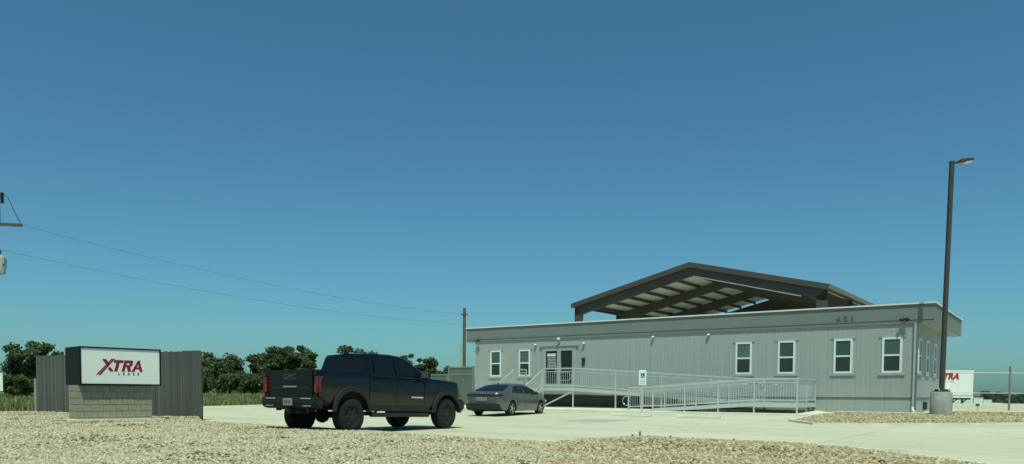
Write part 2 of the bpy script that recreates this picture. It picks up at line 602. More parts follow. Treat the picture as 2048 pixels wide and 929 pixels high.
def stones(name, pts, smin, smax, material, seed):
    r = np.random.default_rng(seed)
    n = len(pts)
    P = np.array(pts)
    nv = len(ICO_V)
    sc = r.uniform(smin, smax, (n, 1, 3)) * np.array([1, 1, .62])
    V = ICO_V[None] * (1 + r.uniform(-.28, .28, (n, nv, 1))) * sc
    a = r.uniform(0, 6.283, n)
    c, s = np.cos(a)[:, None], np.sin(a)[:, None]
    X = V[..., 0] * c - V[..., 1] * s
    Y = V[..., 0] * s + V[..., 1] * c
    tl = r.normal(0, .3, (n, 1))
    Z = V[..., 2] + X * tl
    V = np.stack([X, Y, Z], -1) + P[:, None, :]
    F = (ICO_F[None] + (np.arange(n) * nv)[:, None, None]).reshape(-1)
    me = bpy.data.meshes.new(name)
    me.vertices.add(n * nv)
    me.vertices.foreach_set('co', V.reshape(-1))
    me.loops.add(len(F))
    me.loops.foreach_set('vertex_index', F.astype(np.int32))
    me.polygons.add(n * len(ICO_F))
    me.polygons.foreach_set('loop_start', np.arange(0, len(F), 3, dtype=np.int32))
    me.update(calc_edges=True)
    me.materials.append(material)
    o = link(name, me)
    return tag(o, kind='stuff')

pts = []
while len(pts) < 72000:
    y = 9.5 + 25 * rng.random() ** 1.25
    x = rng.uniform(-.72 * y - 1, .62 * y)
    if x > 9.5 or not inside(GRAVEL, x, y):
        continue
    if math.sin(x * 1.7 + .6 * math.sin(y * 2.1)) * math.sin(y * 1.9 + .5 * math.sin(x * 1.3)) > .55 and rng.random() < .45:
        continue                                         # thinner patches where the bed shows
    pts.append((x, y, HG(x, y) + .012))
tag(stones('gravel_stones', [p for p in pts if p[0] - .25 * (p[1] - 14) + .8 * math.sin(p[1] * 1.3) < 1.2], .016, .050, M['stone'], 3),
    'pale tan gravel covering the roadside bed in the foreground', 'gravel')
tag(stones('gravel_stones', [p for p in pts if p[0] - .25 * (p[1] - 14) + .8 * math.sin(p[1] * 1.3) >= 1.2], .018, .058, M['stone_brown'], 13),
    'browner gravel at the driveway end of the roadside bed', 'gravel')
pts = []
while len(pts) < 13000:
    x, y = rng.uniform(10, 27), rng.uniform(25.5, 34)
    if inside(STRIP, x, y):
        pts.append((x, y, HS(x, y) + .01))
tag(stones('gravel_strip_stones', pts, .022, .062, M['stone_brown'], 4),
    'tan gravel in the narrow strip around the lamp base', 'gravel')

# kerbs ---------------------------------------------------------------------
def kerb(name, line, w, h, base=H):
    k = MB()
    L2 = []
    for (ax, ay), (bx, by) in zip(line[:-1], line[1:]):
        n = max(1, int(math.hypot(bx - ax, by - ay) / .8))
        L2 += [(ax + (bx - ax) * i / n, ay + (by - ay) * i / n) for i in range(n)]
    L2.append(line[-1])
    rows = []
    for i, (x, y) in enumerate(L2):
        a = L2[max(i - 1, 0)]
        b = L2[min(i + 1, len(L2) - 1)]
        d = Vector((b[0] - a[0], b[1] - a[1])).normalized()
        nx, ny = -d.y * w, d.x * w
        z = base(x, y)
        rows.append([(x, y, z - .1), (x, y, z + h), (x + nx, y + ny, z + h), (x + nx, y + ny, z - .1)])
    k.grid(rows)
    k.f.append((0, 1, 2, 3))
    n = len(k.v)
    k.f.append((n - 4, n - 3, n - 2, n - 1))
    return struct(name, k, M['kerb'])
kerb('kerb', LEFT_EDGE, .15, .075)
kerb('kerb', [(12.2, 31.6), (10.3, 28.5), (10.2, 26.2), (12.5, 25.75), (17.2, 25.9), (34, 27.2)], -.18, .07)

walk = [bw(-.02, 3.9), bw(-.02, 23.9), bw(-3.5, 23.9), bw(-3.5, 3.2), bw(-1.2, 3.2)]
wk = MB()
zz = [.315, .315, .205, .205, .27]
top = [(p.x, p.y, z) for p, z in zip(walk, zz)]
bot = [(p.x, p.y, z - .3) for p, z in zip(walk, zz)]
wk.add(top + bot, [(0, 1, 2, 3, 4), (5, 9, 8, 7, 6)] + [(i, i + 5, (i + 1) % 5 + 5, (i + 1) % 5) for i in range(5)])
struct('pavement', wk, M['kerb'])
yd = MB()
ysl = [bw(-1.0, -.9, .315), bw(9.6, -.9, .315), bw(9.6, -.06, .315), bw(-.3, -.06, .315), bw(-.3, 3.0, .315), bw(-1.0, 3.0, .315)]
yd.add([p for p in ysl] + [p - Vector((0, 0, .3)) for p in ysl], [(0, 1, 2, 3, 4, 5), (11, 10, 9, 8, 7, 6)] + [(i, i + 6, (i + 1) % 6 + 6, (i + 1) % 6) for i in range(6)])
struct('apron', yd, M['kerb'])

# ------------------------------------------------------------------ office building
L_, W_ = 23.88, 9.08
ZB, ZS, ZT = .30, 4.10, 4.925
OS, OF = .64, .07
office = thing('office_building', 'long low grey modular office with a deep flat fascia and white framed windows', 'building', (C0.x, C0.y, 0), AZ)
c = MB()
c.box(.06, W_ - .06, .06, L_ - .06, .90, ZS)
c.obj('wall', M['siding'], office)

# windows and doors: (s0, s1, z0, z1)
def window(s0, s1, z0, z1, face='front'):
    fr = MB()
    wd = .085
    d0, d1 = -.055, .03
    def B(mb, a0, a1, b0, b1, c0=d0, c1=d1):
        if face == 'front':
            mb.box(c0, c1, a0, a1, b0, b1)
        else:
            mb.box(a0, a1, c0, c1, b0, b1)
    zm = (z0 + z1) / 2
    B(fr, s0, s0 + wd, z0, z1)
    B(fr, s1 - wd, s1, z0, z1)
    B(fr, s0 + wd, s1 - wd, z1 - wd, z1)
    B(fr, s0 + wd, s1 - wd, z0, z0 + wd)
    B(fr, s0 + wd, s1 - wd, zm - .035, zm + .035, -.035)
    f = fr.obj('window', M['white'], office)
    a = MB()
    B(a, s0 + wd, s1 - wd, zm + .035, z1 - wd, -.026, .02)
    a.obj('pane', M[('blind', 'blind_pale', 'blind_dim')[int(s0 * 7) % 3]], f)
    a = MB()
    B(a, s0 + wd, s1 - wd, z0 + wd, zm - .035, -.019, .02)
    a.obj('pane', M['glass'], f)
    a = MB()
    B(a, s0 - .13, s1 + .13, z1 + .005, z1 + .085, -.045, .03)
    a.obj('head_trim', M['trim_grey'], f)
    a = MB()
    B(a, s0 - .13, s1 + .13, z0 - .105, z0 - .005, -.06, .03)
    a.obj('sill', M['trim_grey'], f)

for s0 in (.55, 2.54, 5.02, 7.04, 19.86, 21.93):
    window(s0, s0 + .79, 1.995, 3.525)
for t0 in (.3, 2.35, 4.6):
    window(t0, t0 + .79, 1.995, 3.48, 'end')

# siding sheets
sheetd = {}
def siding(key, mb):
    if key not in sheetd:
        sheetd[key] = mb().mesh('siding_panel', M['siding'])
    return link('siding_panel', sheetd[key], office)
n = 20
pw = L_ / n
def groove_panel(w, z0, z1, th):
    """sheet with shallow vertical grooves 0.2 m apart, lying in the local y-z plane"""
    def f():
        m = MB()
        k = max(2, round(w / .203))
        prof = []
        for i in range(k):
            a = i * w / k
            b = (i + 1) * w / k
            prof += [(a + .003 * (i == 0) + .005 * (i > 0), -th), (b - .005 * (i < k - 1) - .003 * (i == k - 1), -th)]
            if i < k - 1:
                prof += [(b - .003, -th + .0035), (b + .003, -th + .005)]
        lo = [(y, a, z0) for a, y in prof]
        hi = [(y, a, z1) for a, y in prof]
        m.grid([lo, hi])
        m.add([(-th, .003, z0), (-th, .003, z1), (.05, .003, z1), (.05, .003, z0)], [(0, 1, 2, 3)])
        m.add([(-th, w - .003, z0), (-th, w - .003, z1), (.05, w - .003, z1), (.05, w - .003, z0)], [(0, 1, 2, 3)])
        return m
    return f
for i in range(n):
    o = siding('front', groove_panel(pw, .92, ZS - .004, .012))
    o.location = (0, i * pw, 0)
ne = 8
pe = W_ / ne
for i in range(ne):
    o = siding('end', groove_panel(pe, .92, ZS - .006, .012))
    o.rotation_euler = (0, 0, math.pi / 2)
    o.location = ((i + 1) * pe, 0, 0)
    # local y -> -t, local x -> +s
skd = {}
for i in range(n):
    if 'm' not in skd:
        skd['m'] = groove_panel(pw, ZB - .15, .885, .004)().mesh('skirting_panel', M['siding'])
        skd['e'] = groove_panel(pe, ZB - .15, .885, .004)().mesh('skirting_panel', M['siding'])
    if 9 <= i <= 15:                                     # panels left out behind the ramp, a dark box shows instead
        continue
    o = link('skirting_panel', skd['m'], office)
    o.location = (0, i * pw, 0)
for i in range(ne):
    o = link('skirting_panel', skd['e'], office)
    o.rotation_euler = (0, 0, math.pi / 2)
    o.location = ((i + 1) * pe, 0, 0)
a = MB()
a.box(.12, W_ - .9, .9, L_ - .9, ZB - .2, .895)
a.obj('dark_floor_box', M['dark_trim_and_shade'], office)  # plain dark box, seen where the skirting panels are left out
a = MB()
a.box(-.03, .05, .16, L_ + .02, .885, .935)
a.box(.10, W_, -.03, .05, .885, .935)
a.obj('skirting_trim', M['dark_trim_and_shade'], office)
a = MB()
a.box(-.035, .09, -.035, .09, ZB, ZS - .01)
a.obj('corner_trim', M['trim_grey'], office)
# soffit, fascia, roof
a = MB()
a.box(-OF + .03, W_ + OF - .03, -OS + .03, L_ + OS - .03, ZS, ZS + .05)
a.obj('soffit', M['trim_grey'], office)
a = MB()
x0, x1, y0, y1 = -OF, W_ + OF, -OS, L_ + OS
for (p, q) in (((x0, x0 + .03), (y0, y1)), ((x1 - .03, x1), (y0, y1)), ((x0 + .03, x1 - .03), (y0, y0 + .03)), ((x0 + .03, x1 - .03), (y1 - .03, y1))):
    a.box(p[0], p[1], q[0], q[1], ZS - .015, ZT - .1)
a.obj('fascia', M['fascia'], office)
a = MB()
x0, x1, y0, y1 = -OF - .035, W_ + OF + .035, -OS - .035, L_ + OS + .035
for (p, q) in (((x0, x0 + .07), (y0, y1)), ((x1 - .07, x1), (y0, y1)), ((x0 + .07, x1 - .07), (y0, y0 + .07)), ((x0 + .07, x1 - .07), (y1 - .07, y1))):
    a.box(p[0], p[1], q[0], q[1], ZT - .1, ZT - .045)
a.obj('edge_shade_band', M['dark_trim_and_shade'], office)  # dark band standing for the shade under the white roof edge
a = MB()
a.box(x0 - .012, x1 + .012, y0 - .012, y1 + .012, ZT - .045, ZT + .02)
a.obj('roof', M['roof_white'], office)
a = MB()
a.bar((-OF - .012, -OS, ZS + .16), (-OF - .012, L_ + OS, ZS + .16), .02, .05)
a.obj('fascia_trim', M['fascia'], office)
# number
lettering('house_number', '421', .30, M['dark_trim_and_shade'], office, (-OF - .02, 2.86, 4.40), (0, -1, 0), space=1.9, offset=.012, depth=.012)
# doors
dr = MB()
zd0, zd1 = 1.34, 3.52
for s0 in (16.93, 17.92):
    for a0, a1, b0, b1 in ((s0, s0 + .10, zd0, zd1), (s0 + .85, s0 + .95, zd0, zd1)):
        dr.box(-.06, .03, a0, a1, b0, b1)
    dr.box(-.06, .03, s0 + .10, s0 + .85, zd1 - .12, zd1)
    dr.box(-.06, .03, s0 + .10, s0 + .85, zd0, zd0 + .22)
dr.box(-.05, .03, 17.88, 17.92, zd0, zd1)
dr.box(-.05, .03, 16.80, 16.93, zd0, zd1 + .1)
dr.box(-.05, .03, 18.87, 19.00, zd0, zd1 + .1)
dr.box(-.05, .03, 16.93, 18.87, zd1, zd1 + .1)
fr = dr.obj('door_frame', M['trim_grey'], office)
for s0 in (16.93, 17.92):
    a = MB()
    a.box(-.03, .02, s0 + .10, s0 + .85, zd0 + .22, zd1 - .12)
    d = a.obj('door', M['door_dark'], office)
    a = MB()
    y = s0 + (.15 if s0 > 17.5 else .80)
    a.tube([(-.10, y, 2.15), (-.10, y, 2.75)], .014)
    a.obj('handle', M['galv'], d)
    if s0 > 17.5:
        a = MB()
        a.box(-.036, -.031, s0 + .2, s0 + .76, 3.10, 3.25)
        a.obj('door_print', M['print_white'], d)
        a = MB()
        rr = random.Random(2)
        for i in range(7):
            z = 3.0 - i * .085
            y, e = s0 + .2, s0 + .74
            while y < e - .05:
                w = rr.uniform(.05, .13)
                a.box(-.036, -.031, y, min(y + w, e), z, z + .035)
                y += w + .025
        tag(a.obj('door_print', M['print_white'], d), kind='stuff')
a = MB()
a.box(-.10, .02, 16.62, 19.18, 3.65, 3.72)
a.obj('door_head_trim', M['trim_grey'], office)
# wall lights, cameras, box
def wall_light(s, z):
    a = MB()
    a.box(-.04, .02, s - .07, s + .07, z - .10, z + .05)
    o = a.obj('wall_light', M['trim_grey'], office, bevel=.012)
    a = MB()
    a.lathe([(.02, z + .05), (.06, z + .04), (.085, z - .01), (.07, z - .04)], 12, (-.085, s, 0))
    a.obj('lamp_shade', M['fixture'], o, smooth=50)
for s, z in ((19.48, 3.78), (16.3, 3.76), (12.18, 3.95), (9.2, 3.95)):
    wall_light(s, z)
def on_fascia(s, z, m1):
    a = MB()
    a.tube([(-OF + .01, s, z), (-OF - .14, s, z)], .03, 8)
    a.box(-OF - .01, -OF + .03, s - .07, s + .07, z - .07, z + .07)
    o = a.obj('camera_bracket', M['trim_grey'], office)
    for k in (-1, 1):
        b = MB()
        b.tube([(-OF - .10, s + k * .04, z + .01), (-OF - .20, s + k * .13, z - .07)], [.06, .085], 10)
        b.obj('flood_lamp', m1, o, smooth=50)
on_fascia(.46, 4.28, M['black_metal'])
on_fascia(23.58, 4.20, M['black_metal'])
a = MB()
a.lathe([(.03, .1), (.10, .06), (.11, -.02), (.02, -.06)], 12, (-OF - .09, 17.87, 4.03))
a.obj('dome_light', M['fixture'], office, smooth=50)
a = MB()
a.box(-.12, .0, 16.22, 16.40, 2.82, 2.98)
a.box(-.09, .0, 16.24, 16.38, 2.55, 2.82)
a.obj('mailbox', M['black_metal'], office, bevel=.01)
# downspout
a = MB()
a.tube([(-.07, .07, ZS - .02), (-.07, .07, ZB + .16), (-.10, .05, ZB + .09), (-.30, -.03, ZB + .06)], [.05, .05, .055, .06], 8)
a.obj('downspout', M['trim_grey'], office, smooth=50)
a = MB()
a.tube([(-.075, .07, ZB + .26), (-.075, .07, ZB + .14), (-.14, .05, ZB + .07), (-.40, -.04, ZB + .045)], [.058, .06, .065, .07], 8)
a.obj('downspout_elbow', M['white'], office, smooth=50)
a = MB()
a.box(2.0, 2.3, -.16, 0, .40, .75)
a.obj('meter_box', M['black_metal'], office, bevel=.02)

# ------------------------------------------------------------------ access ramp with stairs
ramp = thing('access_ramp', 'aluminium switchback wheelchair ramp with stairs along the office front', 'ramp', (C0.x, C0.y, 0), AZ)
ZD, ZL = 1.31, .66
def gz(t, s):
    p = bw(t, s)
    return .315 + (.205 - .315) * min(1, max(0, -t / 3.5)) if -3.5 < t < 0 and s > 3.2 else H(p.x, p.y)
def deck(name, pts, th=.09):
    a = MB()
    nn = len(pts)
    a.add(list(pts) + [(p[0], p[1], p[2] - th) for p in pts], [tuple(range(nn)), tuple(range(2 * nn - 1, nn - 1, -1))] + [(i, i + nn, (i + 1) % nn + nn, (i + 1) % nn) for i in range(nn)])
    return a.obj(name, M['galv_dark'], ramp)
T0, T1, T2, T3 = -.12, -1.42, -1.60, -2.92
S_PL, S_PR = 20.05, 16.10
S_LE, S_LI = 4.06, 5.92
S_FT = 10.75
deck('platform', [(T0, S_PL, ZD), (T0, S_PR, ZD), (T1, S_PR, ZD), (T1, S_PL, ZD)])
deck('ramp_deck', [(T0, S_PR, ZD - .005), (T0, S_LI, ZL + .005), (T1, S_LI, ZL + .005), (T1, S_PR, ZD - .005)])
deck('landing', [(T0, S_LI, ZL), (T0, S_LE, ZL), (T3, S_LE, ZL), (T3, S_LI, ZL)])
zf = gz(T3, S_FT) + .10
deck('ramp_deck', [(T2, S_LI, ZL - .005), (T2, S_FT, zf), (T3, S_FT, zf), (T3, S_LI, ZL - .005)])
# side beams
def beam(p, q, h=.17):
    a = MB()
    a.bar((p[0], p[1], p[2] - h / 2), (q[0], q[1], q[2] - h / 2), .05, h)
    a.obj('side_beam', M['galv'], ramp)
beam((T1 - .03, S_PL, ZD + .02), (T1 - .03, S_PR, ZD + .02), .16)
beam((T1 - .03, S_PR, ZD + .02), (T1 - .03, S_LI, ZL + .03))
beam((T3 - .03, S_LI, ZL + .02), (T3 - .03, S_LE - .03, ZL + .02), .2)
beam((T3 - .03, S_LI, ZL + .02), (T3 - .03, S_FT, zf + .02))
beam((T2 + .03, S_LI, ZL + .02), (T2 + .03, S_FT, zf + .02))
beam((T0, S_LE - .03, ZL + .02), (T3, S_LE - .03, ZL + .02), .2)

balus = MB()
def guard(p, q, posts=None, hr=1.05, start=True, endp=True, t_off=0.0):
    """top rail, hand rail, bottom rail, posts and balusters between two deck points"""
    p, q = Vector(p), Vector(q)
    Ln = (q - p).length
    up = Vector((0, 0, 1))
    a = MB()
    a.bar(p + up * hr, q + up * hr, .075, .07)
    rail = a.obj('top_rail', M['galv'], ramp)
    a = MB()
    a.bar(p + up * .13, q + up * .13, .04, .05)
    a.obj('lower_rail', M['galv'], ramp)
    a = MB()
    a.bar(p + up * (hr - .16), q + up * (hr - .16), .035, .035)
    a.obj('hand_rail', M['galv'], ramp)
    k = posts or max(1, round(Ln / 2.4))
    for i in range(k + 1):
        if (i == 0 and not start) or (i == k and not endp):
            continue
        c_ = p.lerp(q, i / k)
        a = MB()
        a.box(c_.x - .03, c_.x + .03, c_.y - .03, c_.y + .03, gz(c_.x, c_.y) - .02, c_.z + hr - .03)
        a.obj('post', M['galv'], ramp)
    m = int(Ln / .115)
    for i in range(1, m):
        c_ = p.lerp(q, i / m)
        balus.bar(c_ + up * .15, c_ + up * (hr - .17), .014, .014)
T1g, T3g, T2g = T1 - .02, T3 - .02, T2 + .0
guard((T1g, 18.02, ZD), (T1g, S_PR, ZD), 1)
guard((T1g, S_PR, ZD), (T1g, S_LI, ZL), 4, start=False)
guard((T3g, S_LI - .02, ZL), (T3g, S_LE, ZL), 1)
guard((T3g, S_LE, ZL), (T0, S_LE, ZL), 2, start=False)
guard((T3g, S_LI, ZL), (T3g, S_FT, zf), 3, start=False)
guard((T2g, S_LI, ZL), (T2g, S_FT, zf), 3)
guard((T3g, S_FT, zf), (T3g, S_FT + 1.28, gz(T3, 12) + .05), 1, hr=1.03, start=False)
guard((T2g, S_FT, zf), (T2g, S_FT + 1.28, gz(T2, 12) + .05), 1, hr=1.03, start=False)
guard((T0 - .02, S_PL, ZD), (T1g, S_PL, ZD), 1)
tag(balus.obj('balusters', M['galv'], ramp), kind='stuff')
# handrail loops
def loop(t, s, z, ds, r=.17, zl=.42):
    a = MB()
    pts = [(t, s, z)]
    for k in range(9):
        th = math.pi / 2 - math.pi * k / 8
        pts.append((t, s + ds + math.copysign(1, ds) * .2 * math.cos(th), z - zl / 2 + zl / 2 * math.sin(th)))
    pts.append((t, s, z - zl))
    a.tube(pts, .022, 8)
    a.obj('handrail_loop', M['chrome'], ramp, smooth=60)
loop(T3 + .06, S_FT + 1.2, .90, .25)
loop(T3 + .08, S_LI + .3, ZL + .84, -.4)
loop(T2 - .08, S_LI + .0, ZL + .84, -.45)
loop(T1 + .07, S_PR + .9, ZD + .84, -.5)
# braces and legs
a = MB()
a.bar((T1 - .02, 17.96, .34), (T1 - .02, 16.18, 1.12), .04, .07)
a.obj('brace', M['galv'], ramp)
# stairs
ns = 6
rise = (ZD - gz(-3.3, 19)) / (ns + 1)
st = []
for i in range(ns):
    z = ZD - rise * (i + 1)
    t = T1 - .05 - .29 * (i + .5)
    a = MB()
    a.box(t - .15, t + .15, 18.12, S_PL - .05, z - .05, z)
    a.obj('tread', M['galv_dark'], ramp)
for s in (18.06, S_PL):
    a = MB()
    e = (T1 - .05 - .29 * ns - .1, s, ZD - rise * (ns + .6))
    a.bar((T1 - .04, s, ZD - .05), (e[0], s, e[2] + .02), .05, .22)
    a.obj('stringer', M['galv'], ramp)
    a = MB()
    up = Vector((0, 0, .95))
    p, q = Vector((T1 - .04, s, ZD)), Vector((e[0], s, e[2] + .05))
    a.bar(p + up, q + up, .06, .055)
    a.bar(p + up * .82, q + up * .82, .035, .035)
    a.bar(p + up * .2, q + up * .2, .035, .04)
    for k in (0.02, .98):
        c_ = p.lerp(q, k)
        a.box(c_.x - .025, c_.x + .025, s - .025, s + .025, c_.z - .12, c_.z + .95)
    a.obj('stair_rail', M['galv'], ramp)
    a = MB()
    for k in range(1, 14):
        c_ = p.lerp(q, k / 14)
        a.bar(c_ + up * .2, c_ + up * .82, .018, .018)
    tag(a.obj('stair_balusters', M['galv'], ramp), kind='stuff')

# ------------------------------------------------------------------ steel pavilion behind
pav = thing('steel_canopy', 'open brown steel canopy with a gable roof rising behind the office', 'canopy', (C0.x, C0.y, 0), AZ)
SR, SLF, SM = 8.2, 28.05, 18.0
ZE, ZR = 8.41, 10.78
BAY, NB, TF = 7.2, 3, 18.0
TB = TF + BAY * NB
def ztop(s):
    return ZR - abs(s - SM) / ((SLF - SR) / 2) * (ZR - ZE)
for i in range(NB + 1):
    t = TF + BAY * i + (.12 if i == 0 else 0)
    for k, se in enumerate((SR, SLF)):
        sg = 1 if se > SM else -1
        a = MB()
        a.prism([(se - sg * .05, -.2), (se - sg * .5, -.2), (se - sg * .75, ZE - .75), (se - sg * .05, ZE - .3)], .22, 'x', t)
        a.obj('column', M['brown_steel'], pav)
        a = MB()
        e = se - sg * .05
        a.prism([(e, ZE - .3), (SM, ztop(SM) - .28), (SM, ztop(SM) - 1.0), (se - sg * 1.6, ztop(se - sg * 1.6) - 1.05), (e - sg * .55, ZE - 1.0), (e, ZE - 1.0)], .22, 'x', t)
        a.obj('rafter', M['brown_steel'], pav)
npur = 7
for sg, se in ((-1, SR), (1, SLF)):
    for i in range(npur):
        s = se + (SM - se) * (i + .35) / npur
        z = ztop(s) - .07
        a = MB()
        a.bar((TF + .02, s, z - .12), (TB, s, z - .12), .11, .22)
        a.obj('purlin', M['brown_steel'], pav)
    a = MB()
    s1 = se + sg * .12
    a.add([(TF - .05, s1, ztop(s1) - .05), (TB + .2, s1, ztop(s1) - .05), (TB + .2, SM, ZR - .05), (TF - .05, SM, ZR - .05)], [(0, 1, 2, 3)])
    a.obj('ceiling_sheet', M['roof_insul'], pav)
    a = MB()
    a.add([(TF - .1, s1, ztop(s1)), (TB + .25, s1, ztop(s1)), (TB + .25, SM, ZR), (TF - .1, SM, ZR)], [(0, 1, 2, 3)])
    a.obj('roof_sheet', M['roof_metal'], pav)
    a = MB()
    a.bar((TF - .1, s1, ztop(s1) - .12), (TB + .25, s1, ztop(s1) - .12), .12, .30)
    a.obj('eave_trim', M['roof_metal'] if sg < 0 else M['brown_steel'], pav)
    a = MB()
    a.prism([(s1, ztop(s1) + .03), (SM, ZR + .03), (SM, ZR - .36), (s1, ztop(s1) - .36)], .1, 'x', TF - .12)
    a.obj('rake_trim', M['brown_steel'], pav)

a = MB()
a.prism([(SR + .3, ztop(SR) - .5), (SR + .3, ZE - 3.6), (SLF - .3, ZE - 3.6), (SLF - .3, ztop(SLF) - .5), (SM, ZR - .2)], .05, 'x', TB + .26)
a.obj('gable_sheet', M['brown_steel'], pav)
a = MB()
a.bar((TF - .05, SM - .3, ztop(SM) - 1.03), (TF - .05, SR + 1.7, ztop(SR + 1.7) - 1.08), .10, .07)
a.obj('lit_edge_bar', M['galv_dark'], pav)  # pale bar added to imitate the lit front edge of the ceiling

# ------------------------------------------------------------------ lamp post
lp = thing('lamp_post', 'tall bronze lamp post on a round concrete base beside the office corner', 'street lamp', (17.15, 31.2, H(17.15, 31.2) + .01))
a = MB()
a.lathe([(.40, -.15), (.405, 0), (.40, .94), (.37, .985), (0.0, .99)], 28)
a.obj('concrete_base', M['cast_conc'], lp, smooth=40)
a = MB()
a.box(-.24, .24, -.24, .24, .99, 1.03)
a.box(-.18, .18, -.18, .18, 1.03, 1.09)
a.obj('base_plate', M['bronze'], lp, bevel=.01)
for sx in (-1, 1):
    for sy in (-1, 1):
        a = MB()
        a.lathe([(.03, 1.03), (.03, 1.09), (.014, 1.10), (.014, 1.14)], 6, (sx * .2, sy * .2, 0))
        a.obj('anchor_bolt', M['galv'], lp)
a = MB()
LN = .13                                               # the pole leans a little
a.add([(x * .075 + dx, y * .075, z) for z, dx in ((1.03, 0.0), (10.03, LN)) for x, y in ((-1, -1), (1, -1), (1, 1), (-1, 1))],
      [(0, 1, 2, 3), (7, 6, 5, 4), (0, 4, 5, 1), (1, 5, 6, 2), (2, 6, 7, 3), (3, 7, 4, 0)])
a.obj('pole', M['bronze'], lp, bevel=.012)
a = MB()
a.prism([(LN + .07, 9.930), (LN + .20, 9.970), (LN + .30, 10.070), (LN + .30, 10.120), (LN + .07, 10.010)], .09, 'y', -.045)
a.box(LN - .085, LN + .085, -.085, .085, 10.030, 10.060)
a.obj('arm', M['bronze'], lp)
a = MB()
a.prism([(LN + .26, 10.010), (LN + .80, 10.090), (LN + .80, 10.145), (LN + .70, 10.170), (LN + .30, 10.130)], .32, 'y', -.16)
hd = a.obj('lamp_head', M['bronze'], lp, bevel=.015)
a = MB()
a.add([(LN + .50, -.13, 10.040), (LN + .78, -.13, 10.082), (LN + .78, .13, 10.082), (LN + .50, .13, 10.040), (LN + .50, -.13, 10.010), (LN + .78, -.13, 10.052), (LN + .78, .13, 10.052), (LN + .50, .13, 10.010)],
      [(0, 1, 2, 3), (4, 7, 6, 5), (0, 4, 5, 1), (1, 5, 6, 2), (2, 6, 7, 3), (3, 7, 4, 0)])
a.obj('lens', M['lens'], hd)

# ------------------------------------------------------------------ monument sign
E_ = Vector((1.69, 1.80)).normalized()
ANG = math.atan2(E_.y, E_.x)
SX, SY = -13.3, 24.0
sg0 = HG(-12.9, 24.6)
sign = thing('monument_sign', 'white roadside sign lettered in red, in a thick black box on a block pedestal', 'sign', (SX, SY, 0), ANG)
# local: x along the face, y into the box
SLN, STH = 2.47, 1.28
a = MB()
a.box(0, SLN, .035, STH, 1.18, 2.37)
cab = a.obj('cabinet', M['sign_black'], sign, bevel=.015)
a = MB()
for b_ in ((0, SLN, -.03, .035, 1.18, 1.225), (0, SLN, -.03, .035, 2.325, 2.37), (0, .045, -.03, .035, 1.225, 2.325), (SLN - .045, SLN, -.03, .035, 1.225, 2.325)):
    a.box(*b_)
a.obj('face_frame', M['sign_black'], sign)
a = MB()
a.box(.045, SLN - .045, -.008, .035, 1.225, 2.325)
a.obj('sign_face', M['sign_face'], sign)
# lettering, measured on the face: width .53..2.06
def face_poly(name, polys, m, y=-.014):
    a = MB()
    for p in polys:
        a.prism([(.475 + (x - .475) * .80, 1.76 + (z - 1.75) * .93) for x, z in p], .005, 'y', y)
    return a.obj(name, m, sign)
# XTRA: slanted strokes
zt, zb = 1.985, 1.60
sh = .17
def st_(x, z):
    return (x + (z - zb) * sh * 1.9, z)
K = lambda pts: [st_(x, z) for x, z in pts]
X0 = .50
face_poly('letter_x', [
    [(.70, zt + .02), (.86, zt + .02), (.97, 1.84), (.905, 1.755)],
    [(.985, 1.82 - .055), (1.13, zb), (.975, zb), (.915, 1.695)],
    [(.475, 1.475), (.535, 1.475), (1.115, 2.03), (1.055, 2.03)],
    [(.56, 1.475), (.64, 1.475), (1.19, 2.03), (1.14, 2.03)]], M['red'])
face_poly('letter_t', [K([(1.03, zt - .09), (1.03 + .36, zt - .09), (1.03 + .36, zt), (1.03, zt)]),
                       K([(1.14, zb), (1.26, zb), (1.26, zt - .091), (1.14, zt - .091)])], M['red'])
face_poly('letter_r', [K([(1.42, zb), (1.53, zb), (1.53, zt), (1.42, zt)]),
                       K([(1.531, zt - .09), (1.70, zt - .09), (1.76, zt - .06), (1.76, zt - .03), (1.72, zt), (1.531, zt)]),
                       K([(1.66, zt - .091), (1.76, zt - .061), (1.77, zt - .16), (1.70, zt - .22), (1.64, zt - .18)]),
                       K([(1.531, zt - .22), (1.70, zt - .221), (1.64, zt - .16), (1.531, zt - .15)]),
                       K([(1.57, zt - .221), (1.70, zt - .222), (1.79, zb), (1.66, zb)])], M['red'])
face_poly('letter_a', [K([(1.80, zb), (1.91, zb), (2.02, zt), (1.93, zt)]),
                       [(2.04, zt - .01), (2.13, zt - .01), (2.24, zb), (2.12, zb)],
                       [(1.97, zb + .09), (2.12, zb + .09), (2.10, zb + .16), (2.00, zb + .16)],
                       K([(1.9, zt - .09), (2.02, zt - .09), (2.03, zt), (1.93, zt)])], M['red'])
lettering('lettering', 'LEASE', .10, M['grey_text'], sign, (1.45, -.014, 1.545), (1, 0, 0), space=2.9, offset=.004, depth=.003)
